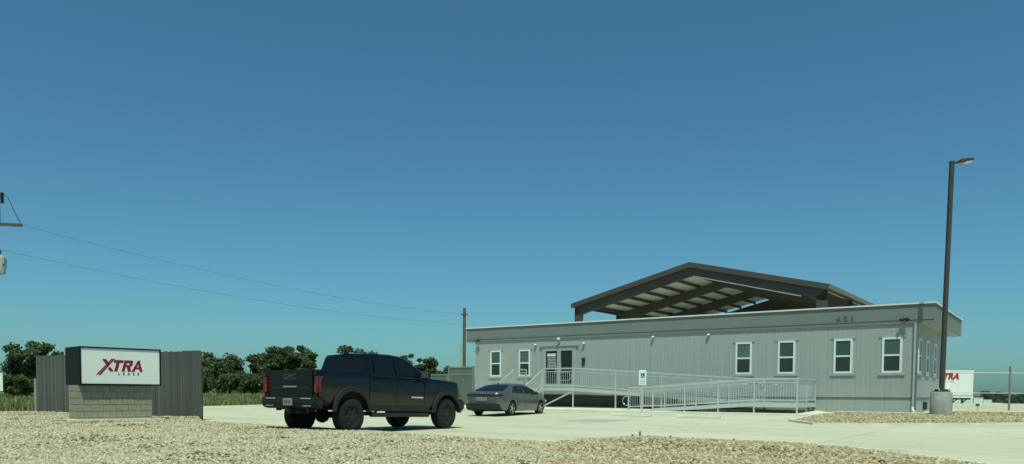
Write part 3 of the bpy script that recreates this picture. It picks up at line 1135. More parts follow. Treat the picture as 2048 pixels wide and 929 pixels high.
# pedestal blocks
PX0, PX1, PY0, PY1 = -.02, 2.22, .12, .95
PZ0, PZ1 = sg0 - .12, 1.178
a = MB()
a.box(PX0 + .025, PX1 - .025, PY0 + .025, PY1 - .025, PZ0, PZ1 - .002)
a.obj('mortar_core', M['mortar'], sign)
bl = {}
nc = 6
ch = (PZ1 - PZ0) / nc
def block(w, d):
    key = (round(w, 3), round(d, 3))
    if key not in bl:
        m = MB()
        m.box(0, w, 0, d, 0, ch - .006)
        bl[key] = m.mesh('block', M['block'], bevel=.006)
    return link('block', bl[key], sign)
rb = random.Random(8)
for i in range(nc):
    z = PZ0 + i * ch
    nx = 6
    bwid = (PX1 - PX0) / nx
    offs = 0 if i % 2 == 0 else bwid / 2
    xs = [PX0] + [PX0 + offs + bwid * k for k in range(1 if offs == 0 else 0, nx + 1)]
    xs = [x for x in xs if x < PX1 - .01] + [PX1]
    for xa, xb in zip(xs[:-1], xs[1:]):
        o = block(xb - xa - .006, .06)
        o.location = (xa + .003, PY0 + rb.uniform(-.004, .004), z + .003)
    ny = 2
    dw = (PY1 - PY0 - .07) / ny
    for xx in (PX0, PX1 - .06):
        for k in range(ny):
            o = block(.06, dw - .006)
            o.location = (xx + rb.uniform(-.003, .003), PY0 + .07 + dw * k, z + .005)
a = MB()
a.box(PX0 - .15, PX1 + .35, PY0 - .22, PY1 + .2, sg0 - .1, sg0 + .035)
a.obj('footing', M['kerb'], sign, bevel=.01)

# ------------------------------------------------------------------ board fence behind the sign
FA, FB = Vector((-11.08, 27.8)), Vector((-20.6, 33.8))
fd = (FB - FA).normalized()
fl = (FB - FA).length
fence = thing('board_fence', 'weathered grey board fence standing behind the white roadside sign', 'fence', (FA.x, FA.y, 0), math.atan2(fd.y, fd.x))
nb = int(fl / .15)
rf = random.Random(4)
bmesh_v = []
for i in range(8):
    m = MB()
    m.box(0, .138, -.011, .011, 0, 1)
    bmesh_v.append(m.mesh('board', BOARDS[i % 4]))
for i in range(nb):
    o = link('board', bmesh_v[rf.choice((0, 0, 1, 1, 2, 3))], fence)
    x = i * fl / nb
    gq = FA + fd * x
    z0 = HG(gq.x, gq.y) + .0
    o.location = (x, rf.uniform(-.006, .006), z0)
    o.scale = (rf.uniform(.985, 1.02), 1, 2.45 + .004 * x + rf.uniform(-.02, .02) - z0)
    o.rotation_euler = (0, rf.uniform(-.006, .006), 0)
for z in (.45, 1.25, 2.05):
    a = MB()
    a.box(0, fl, -.06, -.02, z, z + .09)
    a.obj('rail', BOARDS[1], fence)
for i in range(5):
    a = MB()
    x = .15 + (fl - .3) * i / 4
    a.box(x - .045, x + .045, -.15, -.06, -.1, 2.42)
    a.obj('post', BOARDS[0], fence)

# ------------------------------------------------------------------ vehicles
def wheel(parent, loc, r, w, rim_r, side, tyre_m, rim_m, spokes, tread=0):
    """tyre with a rim as its child; axis along local y; side = +1 left, -1 right"""
    a = MB()
    h = w / 2
    a.lathe([(rim_r - .01, -h * .75), (rim_r + .02, -h * .95), (r * .86, -h), (r * .965, -h * .86), (r, -h * .6), (r, h * .6), (r * .965, h * .86), (r * .86, h), (rim_r + .02, h * .95), (rim_r - .01, h * .75)], 36, axis='y')
    if tread:
        for k in range(tread):
            th = 2 * math.pi * k / tread
            c_, s_ = math.cos(th), math.sin(th)
            for y in (-h * .34, h * .34):
                p = Vector((c_ * r, y, s_ * r))
                a.bar(p - Vector((c_ * .02, 0, s_ * .02)), p + Vector((c_ * .006, 0, s_ * .006)), .05, h * .45, up=(0, 1, 0))
    t = a.obj('wheel', tyre_m, parent, smooth=40)
    t.location = loc
    a = MB()
    y = side * h * .70
    a.lathe([(rim_r, -side * h * .7), (rim_r, y), (rim_r * .93, y + side * .012), (rim_r * .88, y - side * .03), (rim_r * .5, y - side * .06), (.02, y - side * .06)], 32, axis='y')
    for k in range(spokes):
        th = 2 * math.pi * k / spokes
        c_, s_ = math.cos(th), math.sin(th)
        a.bar((c_ * .05, y - side * .015, s_ * .05), (c_ * rim_r * .94, y - side * .005, s_ * rim_r * .94), rim_r * .22, .04, up=(0, 1, 0))
    a.lathe([(.075, y - side * .05), (.07, y + side * .012), (.03, y + side * .02), (.0, y + side * .02)], 16, axis='y')
    a.obj('rim', rim_m, t, smooth=35)
    return t

# ---- pickup truck (x forward, y left, z up; origin under the rear axle)
tr = thing('pickup_truck', 'black crew cab pickup truck seen from behind on the concrete lot', 'pickup truck', (-4.86, 20.1, H(-4.86, 20.1) + .0), R(90 - 33.5))
tr.scale = (1.022, 1.022, 1.04)
AX, WR, WC = 3.74, .43, .43
AR = .585
def arch(x, base):
    z = base
    for cx in (0.0, AX):
        d = abs(x - cx)
        if d < AR:
            z = max(z, WC + math.sqrt(AR * AR - d * d) - .02)
    return z
def tw(x, u):
    """half width of the body side; u = 0 rocker .. 1 rail"""
    k = lerp(u, [0, .18, .5, .72, .9, 1], [.935, .985, 1.005, 1.0, .985, .955])
    k *= lerp(x, [-1.15, -.95, 3.6, 4.3, 4.62], [.975, 1, 1, .965, .86])
    return k
def tz0(x):
    return lerp(x, [-1.15, -.6, .6, 3.2, 4.3, 4.62], [.66, .58, .49, .49, .56, .66])
def tz1(x):
    return lerp(x, [-1.15, .61, .62, 2.75, 2.95, 4.1, 4.45, 4.62], [1.425, 1.425, 1.37, 1.36, 1.385, 1.345, 1.28, 1.18])
US = [0, .1, .18, .34, .5, .62, .72, .82, .9, .96, 1.0]
def side_panel(name, xa, xb, parent, material, grow=0.0, lab=None):
    out = []
    for sgn in (-1, 1):
        a = MB()
        n_ = max(2, int((xb - xa) / .06))
        rows = []
        for i in range(n_ + 1):
            x = xa + (xb - xa) * i / n_
            z0, z1 = tz0(x), tz1(x)
            za = min(arch(x, z0), z1 - .02)
            row = []
            for u in US:
                z = z0 + (z1 - z0) * u
                zz_ = max(z, za)
                uu = (zz_ - z0) / (z1 - z0)
                row.append((x, sgn * (tw(x, uu) + grow), zz_))
            rows.append(row)
        a.grid(rows)
        a.grid([[rows[i][-1], (rows[i][-1][0], rows[i][-1][1] - sgn * .07, rows[i][-1][2] + .004)] for i in range(len(rows))])
        a.grid([[r[0] for r in rows], [(r[0][0], r[0][1] - sgn * .08, r[0][2]) for r in rows]])
        out.append(a.obj(name, material, parent, smooth=30))
    return out
bp_ = M['carpaint_black']
bed = side_panel('bed_side', -1.13, .605, tr, bp_)
rdr = side_panel('door', .625, 1.63, tr, bp_)
fdr = side_panel('door', 1.645, 2.74, tr, bp_)
side_panel('fender', 2.755, 4.60, tr, bp_)
for pair, xh in ((rdr, .74), (fdr, 1.76)):
    for o, sgn in zip(pair, (-1, 1)):
        a = MB()
        a.box(xh, xh + .22, sgn * 1.0 - .022, sgn * 1.0 + .022, 1.165, 1.20)
        a.obj('handle', M['black_plastic'], o, bevel=.008)
# wheel flares
for cx in (0.0, AX):
    for sgn in (-1, 1):
        a = MB()
        rows = []
        for k in range(19):
            th = R(-8) + R(196) * k / 18
            cc, ss = math.cos(th), math.sin(th)
            row = []
            for rr_, yy in ((AR - .03, .93), (AR - .03, 1.045), (AR + .02, 1.055), (AR + .085, 1.03), (AR + .095, .985)):
                row.append((cx + cc * rr_, sgn * yy, max(.47, WC - .02 + ss * rr_)))
            rows.append(row)
        a.grid(rows)
        a.obj('wheel_flare', M['black_plastic'], tr, smooth=40)
# underbody, wells, bed floor
a = MB()
a.box(-.95, 4.4, -.62, .62, .50, .72)
a.box(.65, 3.1, -.93, .93, .55, .70)
a.box(-1.05, .60, -.86, .86, .82, .90)
a.box(-1.0, .6, -.90, -.86, .62, 1.38)
a.box(-1.0, .6, .86, .90, .62, 1.38)
a.box(.56, .61, -.9, .9, .62, 1.40)
a.box(3.0, 4.45, -.55, .55, .6, 1.25)
a.box(2.70, 3.05, -.9, .9, .6, 1.2)
a.box(4.36, 4.44, -.85, .85, .6, 1.15)
a.obj('underbody', M['underbody'], tr)
a = MB()
a.tube([(0, -.75, WC), (0, .75, WC)], .06, 8)
a.lathe([(.02, -.16), (.16, -.1), (.19, 0), (.16, .1), (.02, .16)], 14, (0, .05, WC), axis='x')
a.obj('axle', M['underbody'], tr, smooth=50)
a = MB()
a.tube([(AX, -.75, WC), (AX, .75, WC)], .05, 8)
a.obj('axle', M['underbody'], tr, smooth=50)
a = MB()
a.lathe([(.12, .42), (.34, .40), (.37, .47), (.34, .58), (.12, .6)], 24, (-.72, .05, 0))
a.obj('spare_wheel', M['tyre'], tr, smooth=40)
for x in (0.0, AX):
    for sgn in (1, -1):
        wheel(tr, (x, sgn * .865, WR), WR, .30, .235, sgn, M['tyre'], M['dark_rim'], 6, tread=26)
# hood, cowl
a = MB()
rows = []
for i in range(14):
    x = 2.80 + (4.60 - 2.80) * i / 13
    zc = lerp(x, [2.8, 3.1, 4.1, 4.45, 4.62], [1.43, 1.435, 1.395, 1.33, 1.20])
    w_ = tw(x, 1) - .06
    z1 = tz1(x) + .004
    rows.append([(x, w_ * k, z1 + (zc - z1) * (1 - abs(k) ** 2.5)) for k in (-1, -.85, -.6, -.3, 0, .3, .6, .85, 1)])
a.grid(rows)
a.obj('bonnet', bp_, tr, smooth=40)
# nose
a = MB()
a.prism([(4.40, .72), (4.66, .72), (4.67, .95), (4.62, 1.20), (4.40, 1.25)], 1.5, 'y', -.75)
a.obj('grille', M['black_plastic'], tr, bevel=.02)
a = MB()
a.prism([(4.20, .52), (4.62, .50), (4.74, .58), (4.74, .80), (4.60, .86), (4.20, .86)], 1.94, 'y', -.97)
a.obj('front_bumper', M['black_plastic'], tr, bevel=.05)
for sgn in (-1, 1):
    a = MB()
    a.prism([(4.35, .90), (4.63, .90), (4.60, 1.16), (4.35, 1.18)], .20, 'y', sgn * .72 - .10)
    a.obj('headlight', M['lamp_clear'], tr, bevel=.02)
# cab
CW0, CW1 = .945, .755
ZBL, ZRF = 1.365, 1.95
def cw(z):
    return CW0 - (z - ZBL) / (ZRF - ZBL) * (CW0 - CW1)
prof = [(.70, ZBL), (.735, 1.60), (.785, 1.875), (.825, 1.925), (1.02, 1.95), (1.6, 1.96), (2.0, 1.935), (2.22, 1.89), (2.45, 1.77), (3.12, 1.385)]
a = MB()
rows = []
for x, z in prof:
    w_ = cw(min(z, 1.95))
    rows.append([(x, -w_, z - .035), (x, -w_ + .035, z - .008), (x, -w_ * .5, z + .008), (x, 0, z + .014), (x, w_ * .5, z + .008), (x, w_ - .035, z - .008), (x, w_, z - .035)])
a.grid(rows)
for sgn in (-1, 1):
    top_ = [(x, sgn * cw(min(z, 1.95)), z - .035) for x, z in prof]
    botm = [(x, sgn * CW0, ZBL - .04) for x, z in prof]
    a.grid([botm, top_])
a.obj('cab', bp_, tr, smooth=35)
# glass
def pane(pts, parent=tr, m=None, name='window', th=.006):
    pts = [Vector(p) for p in pts]
    nrm = (pts[1] - pts[0]).cross(pts[2] - pts[0]).normalized()
    cen = sum(pts, Vector()) / len(pts)
    if nrm.dot(cen - Vector((1.7, 0, 1.2))) < 0:
        nrm = -nrm
    a = MB()
    n_ = len(pts)
    a.add([p + nrm * th for p in pts] + [p - nrm * .02 for p in pts], [tuple(range(n_)), tuple(range(2 * n_ - 1, n_ - 1, -1))] + [(i, (i + 1) % n_, n_ + (i + 1) % n_, n_ + i) for i in range(n_)])
    return a.obj(name, m or M['car_glass'], parent)
for sgn in (-1, 1):
    Y_ = lambda z: sgn * (cw(z) + .001)
    P3 = lambda x, z: (x, sgn * cw(z + .0), z)
    pane([P3(.86, 1.42), P3(1.60, 1.42), P3(1.60, 1.86), P3(1.0, 1.85), P3(.93, 1.80)])
    pane([P3(1.70, 1.42), P3(2.62, 1.42), P3(2.86, 1.425), P3(2.30, 1.75), P3(2.12, 1.83), P3(1.70, 1.86)])
    # mirror
    a = MB()
    a.box(2.60, 2.74, sgn * 1.13 - .13, sgn * 1.13 + .13, 1.36, 1.60)
    mr = a.obj('mirror', M['black_plastic'], tr, bevel=.03)
    a = MB()
    a.box(2.585, 2.602, sgn * 1.13 - .10, sgn * 1.13 + .10, 1.39, 1.57)
    a.obj('mirror_glass', M['chrome'], mr)
    a = MB()
    a.bar((2.68, sgn * .90, 1.38), (2.68, sgn * 1.05, 1.44), .09, .06)
    a.obj('mirror_arm', M['black_plastic'], mr)
xa, za = .712, 1.46
xb, zb_ = .775, 1.83
pane([(xa, -.80, za), (xa, .80, za), (xb, .70, zb_), (xb, -.70, zb_)], name='rear_window')
pane([(3.03, -.82, 1.435), (3.03, .82, 1.435), (2.50, .70, 1.745), (2.50, -.70, 1.745)], name='windscreen', th=.01)
a = MB()
a.box(.80, .90, -.16, .16, 1.928, 1.945)
a.obj('brake_light', M['black_plastic'], tr)
a = MB()
a.box(.93, 1.05, .20, .24, 1.95, 2.02)
a.obj('aerial', M['black_plastic'], tr)
# tailgate
a = MB()
a.box(-1.155, -1.10, -.775, .775, .76, 1.42)
tg = a.obj('tailgate', bp_, tr, bevel=.015)
a = MB()
a.box(-1.17, -1.15, -.70, .70, .98, 1.055)
a.obj('tailgate_step', M['black_plastic'], tg, bevel=.006)
a = MB()
a.box(-1.19, -1.15, -.24, .24, 1.025, 1.06)
a.obj('handle', M['chrome'], tg, bevel=.006)
lettering('lettering', 'GMC', .19, M['badge'], tg, (-1.162, .02, 1.27), (0, -1, 0), space=1.15, offset=.008, depth=.006)
lettering('badge', 'SLT', .06, M['badge'], tg, (-1.160, -.55, .84), (0, -1, 0), space=1.1, depth=.004)
a = MB()
a.prism([(-1.14, 1.415), (-1.14, 1.437), (-1.06, 1.42)], 1.5, 'y', -.75)
a.obj('tailgate_lip', M['black_plastic'], tg)
for sgn in (-1, 1):
    a = MB()
    y = sgn * .875
    pr = [(-1.168, .90), (-1.175, 1.05), (-1.165, 1.28), (-1.02, 1.30), (-.93, 1.28), (-.96, 1.12), (-1.04, .92)]
    a.prism(pr, .14, 'y', sgn * .918 - .07)
    tl = a.obj('tail_light', M['tail_red'], tr, bevel=.015)
    for zz0, zz1 in ((1.305, 1.437), (.78, .895)):
        a = MB()
        a.box(-1.15, -.98, sgn * .865 - .085, sgn * .865 + .085, zz0, zz1)
        a.obj('bed_corner', M['carpaint_black'], tr, bevel=.015)
    a = MB()
    a.box(-1.180, -1.165, sgn * .868 - .016, sgn * .868 + .016, .92, 1.10)
    a.obj('reverse_lamp', M['tail_bright'], tl)
# rear bumper
a = MB()
a.prism([(-1.0, .52), (-1.18, .55), (-1.25, .64), (-1.25, .78), (-1.12, .80), (-1.0, .80)], 1.98, 'y', -.99)
rbm = a.obj('rear_bumper', M['black_plastic'], tr, bevel=.03)
for sgn in (-1, 1):
    a = MB()
    a.box(-1.262, -1.245, sgn * .62 - .17, sgn * .62 + .17, .755, .775)
    a.box(-1.262, -1.245, sgn * .66 - .14, sgn * .66 + .14, .585, .60)
    a.obj('bumper_trim', M['galv'], rbm)
    a = MB()
    a.box(-1.256, -1.246, sgn * .80 - .12, sgn * .80 + .12, .63, .70)
    a.obj('step_recess', M['underbody'], rbm)
a = MB()
a.box(-1.27, -1.25, -.16, .16, .60, .765)
pl = a.obj('number_plate', M['plate_dull'], rbm)
a = MB()
for y, w_ in ((.10, .04), (.045, .025), (.01, .03), (-.045, .03), (-.09, .035)):
    a.box(-1.276, -1.270, y - w_ / 2, y + w_ / 2, .655, .715)
a.obj('plate_print', M['grey_text'], pl)
a = MB()
a.box(-1.30, -1.0, -.05, .05, .46, .53)
a.obj('tow_hitch', M['underbody'], tr)
a = MB()
a.tube([(-.9, -.55, .52), (-1.18, -.62, .50)], .04, 8)
a.obj('exhaust_pipe', M['dark_rim'], tr, smooth=50)
for sgn in (-1, 1):
    a = MB()
    a.tube([(.66, sgn * .98, .40), (2.92, sgn * .98, .40)], .055, 8)
    for x in (.8, 1.8, 2.8):
        a.bar((x, sgn * .95, .41), (x, sgn * .7, .56), .05, .04)
    a.obj('side_step', M['black_plastic'], tr, smooth=50)
    a = MB()
    a.prism([(.66, .495), (2.92, .495), (2.92, .64), (.66, .64)], .02, 'y', sgn * .985 - .01)
    a.obj('rocker_trim', M['black_plastic'], tr)
    a = MB()
    a.box(2.20, 2.68, sgn * 1.008 - .006, sgn * 1.008 + .006, .845, .885)
    a.obj('door_badge', M['galv'], tr)
    a = MB()
    a.box(2.95, 3.20, sgn * .995 - .006, sgn * .995 + .006, 1.19, 1.225)
    a.obj('fender_badge', M['dark_rim'], tr)
    a = MB()
    a.box(.70, 2.70, sgn * .993 - .008, sgn * .993 + .008, 1.355, 1.372)
    a.obj('belt_trim', M['black_plastic'], tr)

# the body sits nose-down on its raised springs, and its tail is short
def rake(o, lettered=False):
    for ch in list(o.children):
        if ch.name.split('.')[0] in ('wheel', 'axle'):
            continue
        if ch.name.split('.')[0] in ('lettering', 'badge'):
            m_ = ch.matrix_local.copy()
            x = m_[0][3]
            m_[0][3] = -.5 + (x + .5) * .85 if x < -.5 else x
            m_[2][3] += .021 * (AX - x) - .015
            ch.matrix_local = m_
            continue
        for v in ch.data.vertices:
            x = v.co.x
            v.co.z += .021 * (AX - x) - .015
            if x < -.5:
                v.co.x = -.5 + (x + .5) * .85
            elif x > 4.28:
                v.co.x = 4.28 + (x - 4.28) * .75
        rake(ch)
rake(tr)

# ---- saloon car
sd_ = thing('saloon_car', 'silver grey four door saloon parked nose-in beside the office stairs', 'car', (-.78, 34.35, H(-.78, 34.35) + .005), R(90 - 27.7))
SA = 2.84
sp = M['carpaint_grey']
XR, XF = -1.08, 3.82
def s_w(x):
    return lerp(x, [XR, -1.0, -.8, -.3, 0, 1.5, 2.8, 3.3, 3.65, XF], [.70, .80, .875, .915, .925, .93, .915, .87, .77, .60])
def s_zb(x):
    return lerp(x, [XR, -.7, .4, 2.4, 3.4, XF], [.42, .26, .20, .20, .22, .34])
def s_belt(x):
    return lerp(x, [XR, -1.0, -.6, .2, 1.3, 2.3, 2.9, 3.4, 3.7, XF], [.95, 1.0, 1.0, .985, .95, .93, .88, .80, .70, .60])
def s_top(x):
    return lerp(x, [XR, -1.0, -.85, -.55, -.2, .25, .7, 1.15, 1.5, 1.85, 2.2, 2.55, 2.8, 3.2, 3.55, 3.75, XF], [.97, 1.035, 1.05, 1.06, 1.19, 1.34, 1.42, 1.445, 1.435, 1.38, 1.24, 1.08, .985, .92, .83, .72, .60])
def s_gw(x):
    return lerp(x, [XR, -.55, -.2, .4, 1.2, 1.8, 2.55, 2.9, XF], [.0, .0, .05, .20, .26, .22, .03, .0, .0])
SAR = .375
def s_arch(x, z0):
    z = z0
    for cx in (0, SA):
        d = abs(x - cx)
        if d < SAR:
            z = max(z, .33 + math.sqrt(SAR * SAR - d * d))
    return z
def s_sec(x, sgn):
    w_, z0, zb2, zt2 = s_w(x), s_zb(x), s_belt(x), s_top(x)
    za = s_arch(x, z0)
    row = []
    for u, k in ((0, .93), (.12, .97), (.3, .995), (.5, 1.0), (.7, .995), (.85, .985), (.95, .965), (1.0, .94)):
        z = max(z0 + (zb2 - z0) * u, za)
        row.append((x, sgn * w_ * k, z))
    gw = s_gw(x)
    wt = w_ * .94 - gw
    h = zt2 - zb2
    row.append((x, sgn * (w_ * .94 - gw * .5 - .02), zb2 + h * .42))
    row.append((x, sgn * (wt - .02), zb2 + h * .80))
    row.append((x, sgn * (wt - .09), zb2 + h * .93))
    row.append((x, sgn * wt * .5, zb2 + h * .985))
    row.append((x, 0, zt2))
    return row
xs = sorted(set([round(v, 3) for v in np.linspace(XR, XF, 80)]))
def s_panel(name, xa, xb, lo, hi, sides=(-1, 1), m=sp, grow=0):
    res_ = []
    X = [xa] + [x for x in xs if xa < x < xb] + [xb]
    for sgn in sides:
        a = MB()
        a.grid([[(p[0], p[1] + sgn * grow, p[2]) for p in s_sec(x, sgn)[lo:hi]] for x in X])
        res_.append(a.obj(name, m, sd_, smooth=35))
    return res_
a = MB()
a.grid([s_sec(x, -1)[:-1] + s_sec(x, 1)[::-1] for x in xs])
a.obj('body', sp, sd_, smooth=32)
# rear end cap
a = MB()
r0 = s_sec(XR, -1)[:-1] + s_sec(XR, 1)[::-1]
a.add(r0, [tuple(range(len(r0)))])
a.obj('boot_panel', sp, sd_)
for x0_, x1_ in ((.42, 1.22), (1.24, 2.18)):
    for o, sgn in zip(s_panel('door', x0_, x1_, 1, 8, grow=.004), (-1, 1)):
        a = MB()
        xh = x0_ + .10
        a.box(xh, xh + .18, sgn * .925 - .02, sgn * .925 + .02, .80, .83)
        a.obj('handle', M['chrome'], o)
# glass: side windows lie on the section between belt and roof edge
def s_pt(x, sgn, f, out=.006):
    r_ = s_sec(x, sgn)
    a_, b_, c_ = Vector(r_[7]), Vector(r_[8]), Vector(r_[9])
    p = a_.lerp(b_, f / .5) if f < .5 else b_.lerp(c_, (f - .5) / .5)
    return Vector((p.x, p.y + sgn * out, p.z + out * .5))
for sgn in (-1, 1):
    for xa, xb in ((.12, 1.20), (1.28, 2.28)):
        a = MB()
        rows = []
        for i in range(15):
            x = xa + (xb - xa) * i / 14
            lo_, hi_ = .08, .93
            if xa < 1 and x < .5:
                hi_ = lerp(x, [.12, .5], [.35, .93])
            rows.append([s_pt(x, sgn, lo_), s_pt(x, sgn, (lo_ + hi_) / 2), s_pt(x, sgn, hi_)])
        a.grid(rows)
        a.obj('window', M['car_glass'], sd_, smooth=40)
def s_top_glass(name, xa, xb):
    a = MB()
    rows = []
    for i in range(12):
        x = xa + (xb - xa) * i / 11
        L_r = s_sec(x, -1)
        row = []
        pl_ = [L_r[10], L_r[11], L_r[12]]
        rr_ = s_sec(x, 1)
        full = [pl_[0], pl_[1], pl_[2], rr_[11], rr_[10]]
        rows.append([(p[0], p[1] * .93, p[2] + .012) for p in full])
    a.grid(rows)
    a.obj(name, M['car_glass'], sd_, smooth=40)
s_top_glass('rear_window', -.50, .42)
s_top_glass('windscreen', 1.80, 2.50)
a = MB()
a.box(-.9, 3.5, -.62, .62, .20, .34)
a.box(-.65, .62, -.80, .80, .3, .42)
a.box(-.5, 3.3, -.6, .6, .34, .85)
a.obj('underbody', M['underbody'], sd_)
for x in (0, SA):
    for sgn in (1, -1):
        wheel(sd_, (x, sgn * .80, .33), .33, .22, .225, sgn, M['tyre'], M['silver_rim'], 5)
# rear details
a = MB()
rows = []
for i in range(21):
    y = -.86 + 1.72 * i / 20
    x = XR - .012 + max(0, abs(y) - .62) ** 2 * 2.2 + (.0 if abs(y) < .8 else .05)
    rows.append([(x, y, .845), (x - .006, y, .89), (x + .01, y, .945)])
a.grid(rows)
a.obj('tail_light', M['black_plastic'], sd_, smooth=60)
for sgn in (-1, 1):
    a = MB()
    rows = []
    for i in range(8):
        x = XR + .02 + .32 * i / 7
        y = sgn * (s_w(x) + .006)
        rows.append([(x, y, .86 + .02 * i / 7), (x, y, .935 - .03 * i / 7)])
    a.grid(rows)
    a.obj('tail_light', M['black_plastic'], sd_)
a = MB()
a.prism([(-.80, .22), (-1.09, .28), (-1.125, .40), (-1.125, .53), (-.8, .55)], 1.60, 'y', -.80)
a.obj('rear_diffuser', M['black_plastic'], sd_, bevel=.03)
a = MB()
a.prism([(-.85, .552), (-1.115, .552), (-1.12, .60), (-1.105, .68), (-.85, .70)], 1.46, 'y', -.73)
a.obj('rear_bumper', sp, sd_, bevel=.05)
a = MB()
a.box(-1.145, -1.10, -.26, .26, .665, .80)
npl = a.obj('number_plate', M['plate_dull'], sd_)
a = MB()
for y in (.2, .12, .04, -.06, -.14, -.21):
    a.box(-1.149, -1.144, y - .025, y + .025, .70, .765)
a.obj('plate_print', M['grey_text'], npl)
a = MB()
a.box(-1.10, -1.07, -.10, .10, .955, .98)
a.obj('emblem', M['chrome'], sd_)
for sgn in (-1, 1):
    a = MB()
    a.box(2.12, 2.26, sgn * .98 - .09, sgn * .98 + .09, .94, 1.05)
    a.obj('mirror', M['black_plastic'], sd_, bevel=.03)
    a = MB()
    a.prism([(3.42, .60), (3.74, .58), (3.70, .68), (3.40, .74)], .12, 'y', sgn * .72 - .06)
    a.obj('headlight', M['lamp_clear'], sd_, bevel=.015)
a = MB()
a.prism([(.2, 1.447 - .02), (.42, 1.40), (.36, 1.47)], .02, 'y', -.01)
a.obj('aerial', sp, sd_)

# ------------------------------------------------------------------ parking signs, wheel stops
hs = thing('accessible_parking_sign', 'small white accessible parking sign with a blue emblem on a thin post', 'sign', (5.93, 35.6, H(5.93, 35.6)), 0)
a = MB()
a.tube([(0, 0, -.1), (0, 0, 2.0)], .03, 8)
a.obj('post', M['galv'], hs, smooth=50)
a = MB()
a.box(-.17, .17, -.045, -.032, 1.32, 2.0)
pl = a.obj('sign_plate', M['sign_white'], hs)
a = MB()
a.box(-.09, .09, -.049, -.0455, 1.64, 1.86)
a.obj('emblem', M['sign_blue'], pl)
a = MB()
ring = [(.055 * math.cos(R(t)) - .005, 1.69 + .055 * math.sin(R(t))) for t in range(100, 361, 26)]
for p, q in zip(ring[:-1], ring[1:]):
    a.bar((p[0], -.051, p[1]), (q[0], -.051, q[1]), .003, .016)
a.bar((-.02, -.051, 1.81), (-.015, -.051, 1.71), .003, .02)
a.bar((-.015, -.051, 1.72), (.045, -.051, 1.72), .003, .018)
a.bar((.045, -.051, 1.72), (.07, -.051, 1.65), .003, .018)
a.lathe([(.018, -.0525), (.018, -.0495)], 10, (-.02, 0, 1.845), axis='y')
a.obj('wheelchair_symbol', M['print_white'], pl)
a = MB()
for z in (1.53, 1.46, 1.39):
    a.box(-.12, .12, -.0475, -.0455, z, z + .03)
a.obj('sign_print', M['sign_green'], pl)

def wheel_stop(x, y, rz, lab):
    o = MB()
    pr = [(-.09, 0), (.09, 0), (.06, .13), (-.06, .13)]
    o.prism([(a_, b_) for a_, b_ in pr], 1.85, 'x', -.925)
    ob = o.obj('wheel_stop', M['kerb'], bevel=.015)
    ob.location = (x, y, H(x, y) + .003)
    ob.rotation_euler = (0, 0, rz)
    tag(ob, lab, 'wheel stop', 'concrete wheel stops facing the office')
rzw = AZ + math.pi / 2
wheel_stop(5.1, 33.3, rzw, 'pale concrete wheel stop at the foot of the accessible parking sign post')
wheel_stop(7.55, 31.6, rzw, 'pale concrete wheel stop in front of the ramp, nearest the gravel strip')
wheel_stop(-2.1, 40.0, rzw, 'pale concrete wheel stop between the pickup bonnet and the grey saloon')

# painted symbol on the lot (flat paint)
pm = link('painted_marking', None)
pm.location = (3.2, 29.4, 0)
tag(pm, 'faded blue accessible parking marking painted on the concrete lot', 'road marking')
def paint(name, poly, m):
    me = sheet([(x, y) for x, y in poly], .005, .5, H)
    for v in me.vertices:
        v.co.x -= 3.2
        v.co.y -= 29.4
    me.materials.append(m)
    return link(name, me, pm)
def loc2(u, v):
    p = Vector((3.2, 29.4)) + PV * v + DV * u
    return (p.x, p.y)
paint('paint_field', [loc2(.9, -.9), loc2(-.9, -.9), loc2(-.9, .9), loc2(.9, .9)], M['blue_paint'])

# parking bay lines
lines = link('bay_lines', None)
tag(lines, 'thin faded white bay lines painted across the concrete lot', 'road marking')
M['line_paint'] = mat('faded_white_paint', (.62, .60, .50), .85, var=.12, scale=5)
for s in (9.0, 11.75, 14.5, 17.25, 20.0):
    p0, p1 = bw(-4.6, s), bw(-10.0, s)
    e = DV * .05
    me = sheet([(p0.x - e.x, p0.y - e.y), (p0.x + e.x, p0.y + e.y), (p1.x + e.x, p1.y + e.y), (p1.x - e.x, p1.y - e.y)], .005, 1.5, H)
    me.materials.append(M['line_paint'])
    link('bay_line', me, lines)

# ------------------------------------------------------------------ screen fence left of the office
sc_ = thing('screen_fence', 'dull green panel screen fence between the pickup and the office', 'fence', (C0.x, C0.y, 0), AZ)
for s0, s1, z1 in ((24.0, 26.0, 2.62), (26.05, 27.5, 2.18), (27.55, 29.0, 2.18)):
    a = MB()
    a.box(-.05, .05, s0, s0 + .1, .1, z1 + .03)
    a.box(-.05, .05, s1 - .1, s1, .1, z1 + .03)
    f = a.obj('post', M['screen_trim'], sc_)
    k = 6 if z1 > 2.5 else 5
    for i in range(k):
        b = MB()
        w_ = (s1 - s0 - .2) / k
        b.box(-.012, .012, s0 + .1 + i * w_ + .006, s0 + .1 + (i + 1) * w_ - .006, .22, z1 - .08)
        b.obj('panel', M['screen'], sc_)
    b = MB()
    b.box(-.04, .04, s0 + .1, s1 - .1, z1 - .08, z1)
    b.box(-.04, .04, s0 + .1, s1 - .1, .14, .22)
    b.box(-.03, .03, s0 + .1, s1 - .1, z1 - .52, z1 - .42)
    b.obj('rail', M['screen_trim'], sc_)

